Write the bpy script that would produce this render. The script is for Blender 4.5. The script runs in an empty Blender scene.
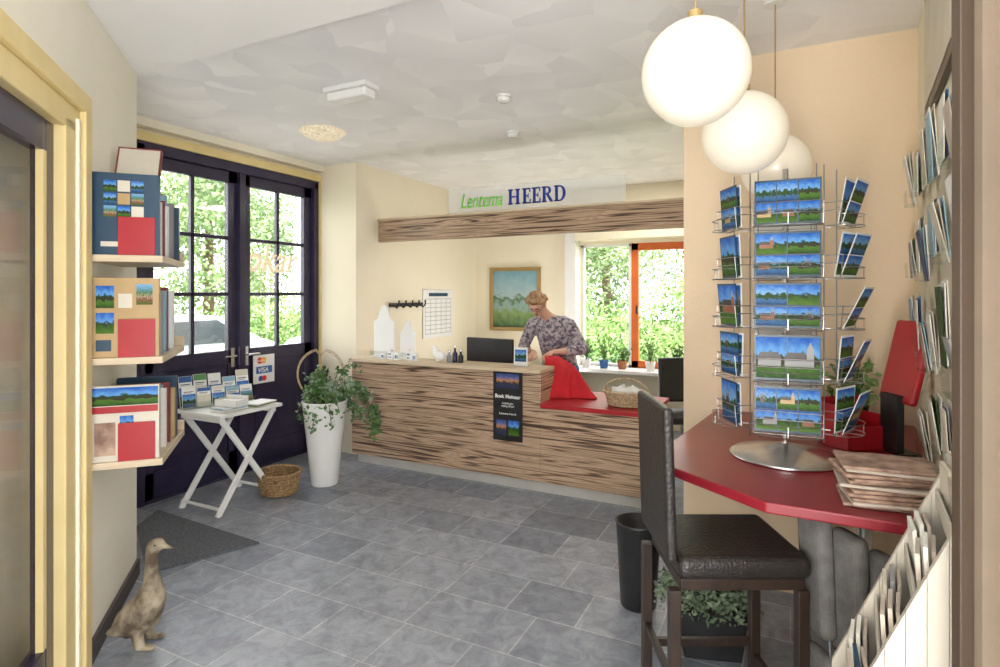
import bpy, bmesh, math, random
from mathutils import Vector, Matrix
random.seed(4)
C=bpy.context.scene.collection
YAW=math.radians(26.6); cs,sn=math.cos(YAW),math.sin(YAW)
def P(l,d): return (l*cs-d*sn, l*sn+d*cs)      # survey axes -> room axes

# ---------------------------------------------------------------- materials
def mat(name,col,rough=.5,metal=0,col2=None,vscale=6,stretch=(1,1,1),bump=0,bscale=30,emis=0,ecol=None,lo=.35,hi=.65,detail=4,spec=.5):
    m=bpy.data.materials.new(name); m.use_nodes=True; nt=m.node_tree; N=nt.nodes; L=nt.links
    b=N['Principled BSDF']; b.inputs['Roughness'].default_value=rough; b.inputs['Metallic'].default_value=metal
    b.inputs['Specular IOR Level'].default_value=spec
    if col2 is None: col2=tuple(c*.88 for c in col)
    tc=N.new('ShaderNodeTexCoord'); mp=N.new('ShaderNodeMapping'); mp.inputs['Scale'].default_value=stretch
    L.new(tc.outputs['Object'],mp.inputs['Vector'])
    n=N.new('ShaderNodeTexNoise'); n.inputs['Scale'].default_value=vscale; n.inputs['Detail'].default_value=detail
    L.new(mp.outputs['Vector'],n.inputs['Vector'])
    r=N.new('ShaderNodeValToRGB'); r.color_ramp.elements[0].position=lo; r.color_ramp.elements[1].position=hi
    r.color_ramp.elements[0].color=(*col2,1); r.color_ramp.elements[1].color=(*col,1)
    L.new(n.outputs['Fac'],r.inputs['Fac']); L.new(r.outputs['Color'],b.inputs['Base Color'])
    if bump:
        n2=N.new('ShaderNodeTexNoise'); n2.inputs['Scale'].default_value=bscale; n2.inputs['Detail'].default_value=5
        L.new(mp.outputs['Vector'],n2.inputs['Vector'])
        bp=N.new('ShaderNodeBump'); bp.inputs['Strength'].default_value=bump; bp.inputs['Distance'].default_value=.02
        L.new(n2.outputs['Fac'],bp.inputs['Height']); L.new(bp.outputs['Normal'],b.inputs['Normal'])
    if emis:
        b.inputs['Emission Strength'].default_value=emis; b.inputs['Emission Color'].default_value=(*(ecol or col),1)
    return m
def glassmat(name,tint=(1,1,1),gl=.07,diff=0):
    m=bpy.data.materials.new(name); m.use_nodes=True; nt=m.node_tree; N=nt.nodes; L=nt.links
    N.remove(N['Principled BSDF']); o=N['Material Output']
    t=N.new('ShaderNodeBsdfTransparent'); t.inputs['Color'].default_value=(*tint,1)
    if diff:
        g=N.new('ShaderNodeBsdfDiffuse'); g.inputs['Color'].default_value=(.9,.9,.9,1); gl=diff
    else:
        g=N.new('ShaderNodeBsdfGlossy'); g.inputs['Roughness'].default_value=.02
    x=N.new('ShaderNodeMixShader'); x.inputs['Fac'].default_value=gl
    L.new(t.outputs[0],x.inputs[1]); L.new(g.outputs[0],x.inputs[2]); L.new(x.outputs[0],o.inputs['Surface'])
    return m
def floormat():
    m=bpy.data.materials.new('slate_tiles'); m.use_nodes=True; nt=m.node_tree; N=nt.nodes; L=nt.links
    b=N['Principled BSDF']; tc=N.new('ShaderNodeTexCoord')
    br=N.new('ShaderNodeTexBrick'); br.offset=.5; br.squash=.66; br.squash_frequency=2; br.inputs['Scale'].default_value=1
    br.inputs['Brick Width'].default_value=.56; br.inputs['Row Height'].default_value=.33
    br.inputs['Mortar Size'].default_value=.0045; br.inputs['Mortar Smooth'].default_value=.3
    br.inputs['Color1'].default_value=(.185,.21,.255,1); br.inputs['Color2'].default_value=(.33,.355,.405,1)
    br.inputs['Mortar'].default_value=(.46,.47,.49,1)
    L.new(tc.outputs['Object'],br.inputs['Vector'])
    n=N.new('ShaderNodeTexNoise'); n.inputs['Scale'].default_value=9; n.inputs['Detail'].default_value=10; n.inputs['Roughness'].default_value=.72; n.inputs['Distortion'].default_value=.8
    L.new(tc.outputs['Object'],n.inputs['Vector'])
    r=N.new('ShaderNodeValToRGB'); r.color_ramp.elements[0].position=.3; r.color_ramp.elements[1].position=.72
    r.color_ramp.elements[0].color=(.58,.58,.60,1); r.color_ramp.elements[1].color=(1.4,1.39,1.36,1)
    L.new(n.outputs['Fac'],r.inputs['Fac'])
    mx=N.new('ShaderNodeMix'); mx.data_type='RGBA'; mx.blend_type='MULTIPLY'; mx.inputs['Factor'].default_value=1
    L.new(br.outputs['Color'],mx.inputs[6]); L.new(r.outputs['Color'],mx.inputs[7]); L.new(mx.outputs[2],b.inputs['Base Color'])
    b.inputs['Roughness'].default_value=.34
    bp=N.new('ShaderNodeBump'); bp.inputs['Strength'].default_value=.3; bp.inputs['Distance'].default_value=.008
    mt=N.new('ShaderNodeMath'); mt.operation='MULTIPLY_ADD'; mt.inputs[1].default_value=-1.2
    L.new(br.outputs['Fac'],mt.inputs[0]); L.new(n.outputs['Fac'],mt.inputs[2])
    L.new(mt.outputs[0],bp.inputs['Height']); L.new(bp.outputs['Normal'],b.inputs['Normal'])
    return m
def zebra(name):
    m=bpy.data.materials.new(name); m.use_nodes=True; nt=m.node_tree; N=nt.nodes; L=nt.links
    b=N['Principled BSDF']; b.inputs['Roughness'].default_value=.42
    tc=N.new('ShaderNodeTexCoord'); mp=N.new('ShaderNodeMapping'); mp.inputs['Scale'].default_value=(.17,.17,6.5)
    L.new(tc.outputs['Object'],mp.inputs['Vector'])
    n=N.new('ShaderNodeTexNoise'); n.inputs['Scale'].default_value=2.4; n.inputs['Detail'].default_value=2.0; n.inputs['Roughness'].default_value=.5; n.inputs['Distortion'].default_value=.12
    L.new(mp.outputs['Vector'],n.inputs['Vector'])
    k=N.new('ShaderNodeMath'); k.operation='MULTIPLY'; k.inputs[1].default_value=10; L.new(n.outputs['Fac'],k.inputs[0])
    fr=N.new('ShaderNodeMath'); fr.operation='PINGPONG'; fr.inputs[1].default_value=.5; L.new(k.outputs[0],fr.inputs[0])
    r=N.new('ShaderNodeValToRGB'); e=r.color_ramp.elements
    e[0].position=.0; e[0].color=(.06,.032,.021,1); e[1].position=.5; e[1].color=(.56,.40,.275,1)
    for p,c in ((.07,(.09,.05,.033)),(.14,(.28,.17,.108)),(.22,(.46,.315,.21)),(.34,(.57,.415,.285)),(.41,(.36,.235,.155))):
        q=e.new(p); q.color=(*c,1)
    L.new(fr.outputs[0],r.inputs['Fac'])
    n2=N.new('ShaderNodeTexNoise'); n2.inputs['Scale'].default_value=1.3; n2.inputs['Detail'].default_value=3; L.new(mp.outputs['Vector'],n2.inputs['Vector'])
    r2=N.new('ShaderNodeValToRGB'); r2.color_ramp.elements[0].position=.46; r2.color_ramp.elements[1].position=.64
    L.new(n2.outputs['Fac'],r2.inputs['Fac'])
    n3=N.new('ShaderNodeTexNoise'); n3.inputs['Scale'].default_value=16; n3.inputs['Detail'].default_value=3; L.new(mp.outputs['Vector'],n3.inputs['Vector'])
    r3=N.new('ShaderNodeValToRGB'); r3.color_ramp.elements[0].position=.35; r3.color_ramp.elements[1].position=.65; r3.color_ramp.elements[0].color=(.28,.18,.115,1); r3.color_ramp.elements[1].color=(.58,.42,.29,1)
    L.new(n3.outputs['Fac'],r3.inputs['Fac'])
    mx=N.new('ShaderNodeMix'); mx.data_type='RGBA'; L.new(r.outputs['Color'],mx.inputs[6]); L.new(r3.outputs['Color'],mx.inputs[7])
    mp2=N.new('ShaderNodeMath'); mp2.operation='MULTIPLY'; mp2.inputs[1].default_value=.5; L.new(r2.outputs['Color'],mp2.inputs[0]); L.new(mp2.outputs[0],mx.inputs['Factor'])
    L.new(mx.outputs[2],b.inputs['Base Color'])
    return m
def ceilmat(name,c0,c1,sc,bs):
    m=bpy.data.materials.new(name); m.use_nodes=True; nt=m.node_tree; N=nt.nodes; L=nt.links
    b=N['Principled BSDF']; b.inputs['Roughness'].default_value=.45
    tc=N.new('ShaderNodeTexCoord')
    v=N.new('ShaderNodeTexVoronoi'); v.feature='F1'; v.inputs['Scale'].default_value=sc
    n=N.new('ShaderNodeTexNoise'); n.inputs['Scale'].default_value=3; n.inputs['Detail'].default_value=3
    mxv=N.new('ShaderNodeMix'); mxv.data_type='RGBA'; mxv.inputs['Factor'].default_value=.15
    L.new(tc.outputs['Object'],n.inputs['Vector']); L.new(tc.outputs['Object'],mxv.inputs[6]); L.new(n.outputs['Color'],mxv.inputs[7]); L.new(mxv.outputs[2],v.inputs['Vector'])
    # fan-shaped trowel strokes: random direction waves inside each cell
    sv=N.new('ShaderNodeVectorMath'); sv.operation='SUBTRACT'; L.new(mxv.outputs[2],sv.inputs[0]); L.new(v.outputs['Position'],sv.inputs[1])
    dt=N.new('ShaderNodeVectorMath'); dt.operation='DOT_PRODUCT'; c05=N.new('ShaderNodeVectorMath'); c05.operation='SUBTRACT'; c05.inputs[1].default_value=(.5,.5,.5)
    L.new(v.outputs['Color'],c05.inputs[0]); L.new(sv.outputs[0],dt.inputs[0]); L.new(c05.outputs[0],dt.inputs[1])
    ml=N.new('ShaderNodeMath'); ml.operation='MULTIPLY_ADD'; ml.inputs[1].default_value=3.5*sc/4; ml.inputs[2].default_value=.5; L.new(dt.outputs['Value'],ml.inputs[0])
    r=N.new('ShaderNodeValToRGB'); r.color_ramp.elements[0].position=.2; r.color_ramp.elements[1].position=.8
    r.color_ramp.elements[0].color=(*c0,1); r.color_ramp.elements[1].color=(*c1,1)
    L.new(ml.outputs[0],r.inputs['Fac']); L.new(r.outputs['Color'],b.inputs['Base Color'])
    bp=N.new('ShaderNodeBump'); bp.inputs['Strength'].default_value=bs; bp.inputs['Distance'].default_value=.02
    L.new(v.outputs['Distance'],bp.inputs['Height']); L.new(bp.outputs['Normal'],b.inputs['Normal'])
    return m
def picmat(name,stops,ns=6,amt=.35):
    m=bpy.data.materials.new(name); m.use_nodes=True; nt=m.node_tree; N=nt.nodes; L=nt.links
    b=N['Principled BSDF']; b.inputs['Roughness'].default_value=.45; b.inputs['Specular IOR Level'].default_value=.15
    tc=N.new('ShaderNodeTexCoord'); sp=N.new('ShaderNodeSeparateXYZ'); L.new(tc.outputs['UV'],sp.inputs[0])
    n=N.new('ShaderNodeTexNoise'); n.inputs['Scale'].default_value=ns; n.inputs['Detail'].default_value=5; L.new(tc.outputs['UV'],n.inputs['Vector'])
    a=N.new('ShaderNodeMath'); a.operation='MULTIPLY_ADD'; a.inputs[1].default_value=amt; L.new(n.outputs['Fac'],a.inputs[0]); L.new(sp.outputs['Y'],a.inputs[2])
    a2=N.new('ShaderNodeMath'); a2.operation='SUBTRACT'; a2.inputs[1].default_value=amt*.5; L.new(a.outputs[0],a2.inputs[0])
    r=N.new('ShaderNodeValToRGB'); e=r.color_ramp.elements
    e[0].position=stops[0][0]; e[0].color=(*stops[0][1],1); e[1].position=stops[-1][0]; e[1].color=(*stops[-1][1],1)
    for p,c in stops[1:-1]:
        k=e.new(p); k.color=(*c,1)
    L.new(a2.outputs[0],r.inputs['Fac']); L.new(r.outputs['Color'],b.inputs['Base Color'])
    return m

M={}
M['floor']=floormat(); M['zebra']=zebra('striped_wood'); M['ceil']=ceilmat('ceiling_plaster',(.81,.81,.825),(.94,.94,.94),3.8,.25); M['ceil2']=ceilmat('smooth_ceiling_plaster',(.89,.88,.87),(.93,.92,.91),3,.1)
M['cream']=mat('cream_paint',(.88,.82,.66),.8,col2=(.85,.79,.63),vscale=2,bump=.15,bscale=60)
M['cream2']=mat('pale_cream_paint',(.85,.78,.61),.8,col2=(.82,.75,.58),vscale=2,bump=.12,bscale=60)
M['peach']=mat('peach_paint',(.84,.67,.48),.8,col2=(.81,.64,.45),vscale=2,bump=.12,bscale=60)
M['nearwall']=mat('off_white_paint',(.88,.83,.70),.8,col2=(.85,.80,.67),vscale=2,bump=.15,bscale=60)
M['jamb']=mat('brown_jamb_paint',(.17,.13,.095),.7,col2=(.13,.10,.075),vscale=3)
M['yellow']=mat('yellow_trim',(.80,.64,.31),.5,col2=(.75,.59,.27))
M['navy']=mat('dark_aubergine_paint',(.032,.025,.062),.25,col2=(.024,.019,.048))
M['white']=mat('white_paint',(.82,.82,.80),.45,col2=(.78,.78,.76))
M['whitegloss']=mat('white_gloss',(.85,.85,.83),.2,col2=(.82,.82,.80))
M['black']=mat('black_plastic',(.012,.012,.014),.4,col2=(.02,.02,.022))
M['leather']=mat('black_leather',(.018,.015,.014),.36,col2=(.026,.022,.02),vscale=20,bump=.25,bscale=90)
M['darkwood']=mat('espresso_wood',(.022,.013,.01),.4,col2=(.035,.02,.014),stretch=(8,8,1))
M['red']=mat('dark_red_laminate',(.27,.018,.030),.28,col2=(.24,.015,.025))
M['redmid']=mat('red_plastic',(.42,.010,.018),.4,col2=(.36,.008,.014))
M['redcloth']=mat('red_cloth',(.58,.01,.02),.8,col2=(.46,.008,.015),bump=.3,bscale=25)
M['chrome']=mat('brushed_steel',(.62,.62,.63),.25,1,col2=(.55,.55,.56))
M['wire']=mat('steel_wire',(.40,.40,.41),.35,1)
M['ply']=mat('pale_plywood',(.66,.54,.38),.5,col2=(.57,.45,.31),stretch=(1,1,10))
M['paper']=mat('paper',(.80,.78,.72),.8,col2=(.74,.72,.66),vscale=30,stretch=(1,1,4))
M['news']=mat('newsprint',(.52,.36,.27),.85,col2=(.22,.13,.10),vscale=16)
M['news2']=mat('pale_newsprint',(.58,.51,.44),.85,col2=(.44,.37,.31),vscale=12)
M['wicker']=mat('wicker',(.50,.33,.16),.7,col2=(.22,.12,.05),vscale=60,bump=.8,bscale=80)
M['wicker2']=mat('pale_wicker',(.66,.52,.34),.7,col2=(.38,.26,.14),vscale=60,bump=.8,bscale=80)
M['leaf']=mat('leaf_green',(.10,.22,.05),.5,col2=(.03,.09,.02),vscale=8)
M['leaf2']=mat('silver_leaf',(.30,.38,.26),.6,col2=(.12,.19,.11),vscale=12)
M['leaf3']=mat('bright_leaf',(.26,.42,.12),.6,col2=(.10,.21,.05),vscale=2.5)
M['tree']=mat('tree_leaf',(.34,.46,.22),.7,col2=(.12,.20,.08),vscale=.9)
M['bark']=mat('bark',(.16,.11,.07),.9,col2=(.08,.05,.03),stretch=(1,1,.2))
M['grass']=mat('grass',(.20,.30,.09),.9,col2=(.13,.22,.06),vscale=3)
M['paving']=mat('paving',(.42,.40,.38),.9,col2=(.34,.32,.30),vscale=3)
M['globe']=mat('opal_glass',(.66,.62,.54),.25,col2=(.66,.62,.54),emis=.20,ecol=(1,.80,.55))
M['mat']=mat('grey_doormat',(.16,.17,.19),.95,col2=(.09,.10,.115),vscale=70,bump=.8,bscale=120)
M['cushion']=mat('grey_fabric',(.20,.195,.19),.95,col2=(.15,.145,.14),vscale=20,bump=.2,bscale=120,spec=.1)
M['goose']=mat('weathered_goose',(.40,.34,.24),.75,col2=(.10,.07,.045),vscale=11,bump=.5,bscale=25,lo=.38,hi=.62)
M['skin']=mat('skin',(.62,.36,.26),.5,col2=(.56,.31,.22))
M['hair']=mat('short_blonde_hair',(.48,.29,.15),.55,col2=(.25,.13,.06),vscale=30,stretch=(1,1,.3),bump=.6,bscale=50)
M['blouse']=mat('patterned_blouse',(.46,.42,.45),.8,col2=(.11,.085,.12),vscale=34,lo=.40,hi=.56,detail=3)
M['jeans']=mat('denim',(.10,.20,.36),.85,col2=(.07,.15,.28),vscale=30)
M['orange']=mat('orange_window_paint',(.72,.16,.03),.4,col2=(.66,.14,.025))
M['glass']=glassmat('window_glass'); M['acrylic']=glassmat('clear_acrylic',(.93,.95,.94),.06); M['frost']=glassmat('frosted_panel',(.98,.99,.99),diff=.32)
M['car']=mat('silver_car_paint',(.42,.46,.50),.25,.3); M['carglass']=mat('car_glass',(.04,.05,.06),.1)
M['green_t']=mat('green_lettering',(.16,.60,.06),.4); M['blue_t']=mat('blue_lettering',(.015,.04,.34),.4)
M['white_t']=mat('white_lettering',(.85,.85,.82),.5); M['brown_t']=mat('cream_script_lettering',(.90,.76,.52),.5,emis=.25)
M['blue']=mat('blue_print',(.03,.12,.36),.4); M['dkblue']=mat('dark_blue_cover',(.018,.06,.11),.35,col2=(.012,.045,.085))
M['tan']=mat('tan_cover',(.50,.34,.16),.45,col2=(.42,.28,.12)); M['grey']=mat('grey_cover',(.30,.30,.31),.5)
M['green']=mat('green_cover',(.10,.28,.10),.45); M['cyan']=mat('pale_blue_cover',(.25,.45,.58),.45)
M['maroon']=mat('maroon_cover',(.22,.03,.03),.45); M['offw']=mat('cream_cover',(.68,.63,.52),.5)
M['bronze']=mat('dark_brown_frame',(.055,.036,.024),.4); M['gold']=mat('gilt_frame',(.42,.29,.12),.4,.3)
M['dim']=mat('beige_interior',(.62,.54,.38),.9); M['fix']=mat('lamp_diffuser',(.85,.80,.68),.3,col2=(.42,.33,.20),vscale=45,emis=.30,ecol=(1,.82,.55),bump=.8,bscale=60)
M['panel']=mat('cream_panelling',(.56,.52,.45),.55,col2=(.52,.48,.41)); M['skirt']=mat('dark_skirting',(.07,.055,.05),.5)
M['plinth']=mat('grey_plinth',(.50,.49,.46),.5)
M['mcr']=mat('logo_red',(.75,.02,.02),.4); M['mco']=mat('logo_orange',(.9,.42,.02),.4)
M['terra']=mat('terracotta',(.40,.15,.07),.8); M['brick']=mat('brick_print',(.26,.10,.05),.5)
M['p1']=picmat('photo_village',[(.0,(.02,.06,.01)),(.30,(.07,.17,.02)),(.36,(.04,.03,.02)),(.54,(.015,.05,.01)),(.60,(.12,.32,.64)),(1,(.01,.09,.42))],5,.6)
M['p2']=picmat('photo_water',[(.0,(.012,.05,.15)),(.26,(.05,.14,.30)),(.34,(.025,.06,.012)),(.52,(.02,.06,.012)),(.60,(.20,.40,.68)),(1,(.02,.13,.48))],6,.6)
M['p3']=picmat('photo_mill',[(.0,(.08,.17,.02)),(.32,(.04,.10,.015)),(.50,(.02,.04,.012)),(.58,(.12,.30,.64)),(1,(.015,.10,.43))],4,.7)
M['p4']=picmat('photo_flowers',[(.0,(.05,.12,.02)),(.3,(.25,.09,.05)),(.42,(.40,.34,.24)),(.55,(.05,.15,.03)),(1,(.20,.42,.70))],12,.9)
M['p5']=picmat('photo_dusk',[(.0,(.03,.04,.10)),(.4,(.05,.05,.06)),(.5,(.5,.22,.08)),(.75,(.10,.14,.32)),(1,(.04,.06,.22))],7,.5)
M['paint']=picmat('landscape_painting',[(.0,(.07,.14,.07)),(.25,(.22,.32,.12)),(.38,(.28,.40,.40)),(.5,(.10,.18,.07)),(.58,(.36,.48,.50)),(1,(.20,.38,.45))],8,.5)
PICS=['p1','p2','p3','p4','p5']

# ---------------------------------------------------------------- builder
class B:
    def __init__(s): s.bm=bmesh.new(); s.uv=s.bm.loops.layers.uv.new('UVMap'); s.mats=[]
    def mi(s,m):
        if m not in s.mats: s.mats.append(m)
        return s.mats.index(m)
    def _set(s,vs,m):
        i=s.mi(m)
        for v in vs:
            for f in v.link_faces: f.material_index=i
    def box(s,c,d,m,rot=None):
        mx=Matrix.Translation(c)@(rot if rot else Matrix())@Matrix.Diagonal((*d,1))
        g=bmesh.ops.create_cube(s.bm,size=1,matrix=mx); s._set(g['verts'],m); return s
    def bb(s,a,b,m): return s.box([(a[i]+b[i])/2 for i in range(3)],[abs(b[i]-a[i]) for i in range(3)],m)
    def cyl(s,p0,p1,r0,m,r1=None,seg=16):
        p0,p1=Vector(p0),Vector(p1); v=p1-p0
        mx=Matrix.Translation((p0+p1)/2)@v.to_track_quat('Z','Y').to_matrix().to_4x4()
        g=bmesh.ops.create_cone(s.bm,cap_ends=True,segments=seg,radius1=r0,radius2=r0 if r1 is None else r1,depth=v.length,matrix=mx); s._set(g['verts'],m); return s
    def sph(s,c,r,m,sc=(1,1,1),rot=None,u=20,v=14):
        mx=Matrix.Translation(c)@(rot if rot else Matrix())@Matrix.Diagonal((sc[0]*r,sc[1]*r,sc[2]*r,1))
        g=bmesh.ops.create_uvsphere(s.bm,u_segments=u,v_segments=v,radius=1,matrix=mx); s._set(g['verts'],m); return s
    def lathe(s,prof,m,c=(0,0,0),seg=32,sq=(1,1)):
        i=s.mi(m); rings=[]
        for r,z in prof:
            rings.append([s.bm.verts.new((c[0]+sq[0]*r*math.cos(2*math.pi*k/seg),c[1]+sq[1]*r*math.sin(2*math.pi*k/seg),c[2]+z)) for k in range(seg)])
        for a,b in zip(rings,rings[1:]):
            for k in range(seg):
                f=s.bm.faces.new((a[k],a[(k+1)%seg],b[(k+1)%seg],b[k])); f.material_index=i
        for rg,fl in ((rings[0],True),(rings[-1],False)):
            f=s.bm.faces.new(rg[::-1] if fl else rg); f.material_index=i
        return s
    def tube(s,pts,r,m,seg=6,closed=False):
        i=s.mi(m); pts=[Vector(p) for p in pts]; n=len(pts); rings=[]; up=None
        for k in range(n):
            if closed: t=pts[(k+1)%n]-pts[k-1]
            else: t=pts[min(k+1,n-1)]-pts[max(k-1,0)]
            t.normalize()
            if up is None: up=t.orthogonal().normalized()
            up=(up-t*up.dot(t)); up=up.normalized() if up.length>1e-6 else t.orthogonal().normalized()
            w=t.cross(up); rr=r[k] if isinstance(r,(list,tuple)) else r
            rings.append([s.bm.verts.new(pts[k]+(up*math.cos(2*math.pi*j/seg)+w*math.sin(2*math.pi*j/seg))*rr) for j in range(seg)])
        prs=list(zip(rings,rings[1:]))
        if closed: prs.append((rings[-1],rings[0]))
        for a,b in prs:
            for j in range(seg):
                f=s.bm.faces.new((a[j],a[(j+1)%seg],b[(j+1)%seg],b[j])); f.material_index=i
        if not closed:
            s.bm.faces.new(rings[0][::-1]).material_index=i; s.bm.faces.new(rings[-1]).material_index=i
        return s
    def poly(s,pts,m):
        f=s.bm.faces.new([s.bm.verts.new(p) for p in pts]); f.material_index=s.mi(m)
        if len(pts)==4:
            for l,u in zip(f.loops,((0,0),(1,0),(1,1),(0,1))): l[s.uv].uv=u
        return s
    def pic(s,x0,z0,x1,z1,y,m):  # facing -Y
        return s.poly([(x0,y,z0),(x1,y,z0),(x1,y,z1),(x0,y,z1)],m)
    def prism(s,pts,z0,z1,m):
        i=s.mi(m); a=[s.bm.verts.new((p[0],p[1],z0)) for p in pts]; b=[s.bm.verts.new((p[0],p[1],z1)) for p in pts]; n=len(pts)
        s.bm.faces.new(a[::-1]).material_index=i; s.bm.faces.new(b).material_index=i
        for k in range(n): s.bm.faces.new((a[k],a[(k+1)%n],b[(k+1)%n],b[k])).material_index=i
        return s
    def prismy(s,pts,y0,y1,m):  # pts in xz
        i=s.mi(m); a=[s.bm.verts.new((p[0],y0,p[1])) for p in pts]; b=[s.bm.verts.new((p[0],y1,p[1])) for p in pts]; n=len(pts)
        s.bm.faces.new(a).material_index=i; s.bm.faces.new(b[::-1]).material_index=i
        for k in range(n): s.bm.faces.new((a[(k+1)%n],a[k],b[k],b[(k+1)%n])).material_index=i
        return s
    def leaves(s,pts,size,m,flat=.0,seg=4):
        i=s.mi(m)
        for p in pts:
            p=Vector(p); a=Vector((random.gauss(0,1),random.gauss(0,1),random.gauss(0,1))).normalized(); b=a.orthogonal().normalized()
            sz=size*random.uniform(.6,1.3)
            q=[p-a*sz, p-b*sz*.55, p+a*sz, p+b*sz*.55]
            s.bm.faces.new([s.bm.verts.new(v) for v in q]).material_index=i
        return s
    def done(s,name,parent=None,loc=(0,0,0),rz=0,smooth=False,bevel=0,rot=None,label=None,cat=None,group=None,kind=None):
        me=bpy.data.meshes.new(name)
        if not getattr(s,'nonorm',False): bmesh.ops.recalc_face_normals(s.bm,faces=[f for f in s.bm.faces])
        s.bm.to_mesh(me); s.bm.free()
        for k in s.mats: me.materials.append(M[k])
        if smooth: me.shade_smooth()
        o=bpy.data.objects.new(name,me); C.objects.link(o); o.location=loc; o.rotation_euler=rot if rot else (0,0,rz)
        if bevel:
            md=o.modifiers.new('bev','BEVEL'); md.width=bevel; md.segments=2 if bevel<.012 else 5; md.limit_method='ANGLE'
        if parent: o.parent=parent
        tag(o,label,cat,group,kind); return o
def tag(o,label=None,cat=None,group=None,kind=None):
    if label:o['label']=label
    if cat:o['category']=cat
    if group:o['group']=group
    if kind:o['kind']=kind
    return o
def thing(name,label,cat,loc=(0,0,0),rz=0,group=None,rot=None):
    o=bpy.data.objects.new(name,None); o.empty_display_size=.1; C.objects.link(o); o.location=loc; o.rotation_euler=rot if rot else (0,0,rz)
    return tag(o,label,cat,group)
def dup(o,loc,rz=None,rot=None,label=None):
    n=o.copy(); C.objects.link(n); n.location=loc
    if rz is not None: n.rotation_euler=(0,0,rz)
    if rot is not None: n.rotation_euler=rot
    if label: n['label']=label
    for c in list(o.children):
        k=c.copy(); C.objects.link(k); k.parent=n
        for g in list(c.children):
            q=g.copy(); C.objects.link(q); q.parent=k
    return n
def text(body,size,m,parent,loc,rot=(math.pi/2,0,0),shear=0,ext=.001,align='LEFT',name='lettering',bold=0,sx=1):
    cu=bpy.data.curves.new(name,'FONT'); cu.body=body; cu.size=size; cu.extrude=ext; cu.shear=shear; cu.align_x=align; cu.offset=bold
    t=bpy.data.objects.new('tmp',cu); C.objects.link(t); dg=bpy.context.evaluated_depsgraph_get(); dg.update()
    me=bpy.data.meshes.new_from_object(t.evaluated_get(dg)); bpy.data.objects.remove(t)
    me.name=name; me.materials.clear(); me.materials.append(M[m])
    o=bpy.data.objects.new(name,me); C.objects.link(o); o.location=loc; o.rotation_euler=rot; o.scale=(sx,1,1); o.parent=parent; return o
def organic(name,chains,m,voxel,parent=None,loc=(0,0,0),rz=0,smooth=6):
    bm=bmesh.new()
    for ch in chains:
        for a,b in zip(ch,ch[1:]):
            va,vb=Vector(a[:3]),Vector(b[:3]); ln=(vb-va).length; st=max(1,int(ln/(min(a[3],b[3])*.3)))
            for k in range(st+1):
                t=k/st; r=a[3]+(b[3]-a[3])*t; sc=[1,1,1]
                if len(a)>4: sc=[a[4][j]+((b[4] if len(b)>4 else (1,1,1))[j]-a[4][j])*t for j in range(3)]
                bmesh.ops.create_icosphere(bm,subdivisions=2,radius=1,matrix=Matrix.Translation(va.lerp(vb,t))@Matrix.Diagonal((r*sc[0],r*sc[1],r*sc[2],1)))
    me=bpy.data.meshes.new('t'); bm.to_mesh(me); bm.free(); t=bpy.data.objects.new('tmp',me); C.objects.link(t)
    r=t.modifiers.new('r','REMESH'); r.mode='VOXEL'; r.voxel_size=voxel; r.use_smooth_shade=True
    sm=t.modifiers.new('s','SMOOTH'); sm.iterations=smooth; sm.factor=.5
    dg=bpy.context.evaluated_depsgraph_get(); dg.update(); m2=bpy.data.meshes.new_from_object(t.evaluated_get(dg)); bpy.data.objects.remove(t)
    m2.name=name; m2.materials.clear(); m2.materials.append(M[m]); m2.shade_smooth()
    o=bpy.data.objects.new(name,m2); C.objects.link(o); o.location=loc; o.rotation_euler=(0,0,rz)
    if parent:o.parent=parent
    return o
S='structure'
# ---------------------------------------------------------------- room shell
CX,CY=-3.326,2.025; RW=math.radians(-43.1)      # angled wall corner
H=2.9
B().prism([(-4.5,-3),(3.5,-3),(3.5,7.1),(-4.5,7.1)],-.1,0,'floor').done('floor',kind=S)
B().bb((-4.5,2.03,H),(3.5,7.1,H+.15),'ceil').bb((-4.5,-3,H-.06),(3.5,2.03,H+.15),'ceil2').done('ceiling',kind=S)
b=B(); b.bb((-4.5,2.3,0),(-4.36,2.64,H),'cream').bb((-4.5,2.64,2.78),(-4.36,4.5,H),'cream').bb((-4.5,4.5,0),(-4.36,4.7,H),'cream'); b.done('wall_left',kind=S)
B().bb((-4.5,4.5,0),(-3.85,7.08,H),'cream2').done('wall_left_back',kind=S)
b=B(); X0,X1,Z0,Z1=-2.35,-.75,.70,2.2
b.bb((-3.85,6.94,0),(X0,7.1,H),'cream2').bb((X1,6.94,0),(3.5,7.1,H),'cream2').bb((X0,6.94,0),(X1,7.1,Z0),'cream2').bb((X0,6.94,Z1),(X1,7.1,H),'cream2'); b.done('wall_back',kind=S)
B().bb((-2.50,6.78,0),(-2.36,6.94,2.45),'white').bb((-2.36,6.74,2.24),(.1,6.94,2.45),'cream2').done('trim_1',kind=S,bevel=.004)
B().bb((-.55,3.46,0),(.75,3.6,H),'peach').done('wall_front_of_office',kind=S)
B().bb((.6,3.6,0),(.75,6.94,H),'cream2').done('wall_right_back',kind=S)
b=B(); b.prism([(CX,CY),(-4.36,2.56),(-4.5,2.45),(CX-.13,CY-.12)],0,H,'nearwall'); b.done('wall_entry_return',kind=S)
b=B(); b.bb((0,-.14,0),(.95,0,H),'nearwall').bb((.95,-.14,2.42),(2.3,0,H),'nearwall').bb((2.3,-.14,0),(4.2,0,H),'nearwall')
b.done('wall_left_near',loc=(CX,CY,0),rz=RW,kind=S)
B().bb((.0,0,0),(.9,.015,.09),'skirt').done('baseboard_left',loc=(CX,CY,0),rz=RW,kind=S)
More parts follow.
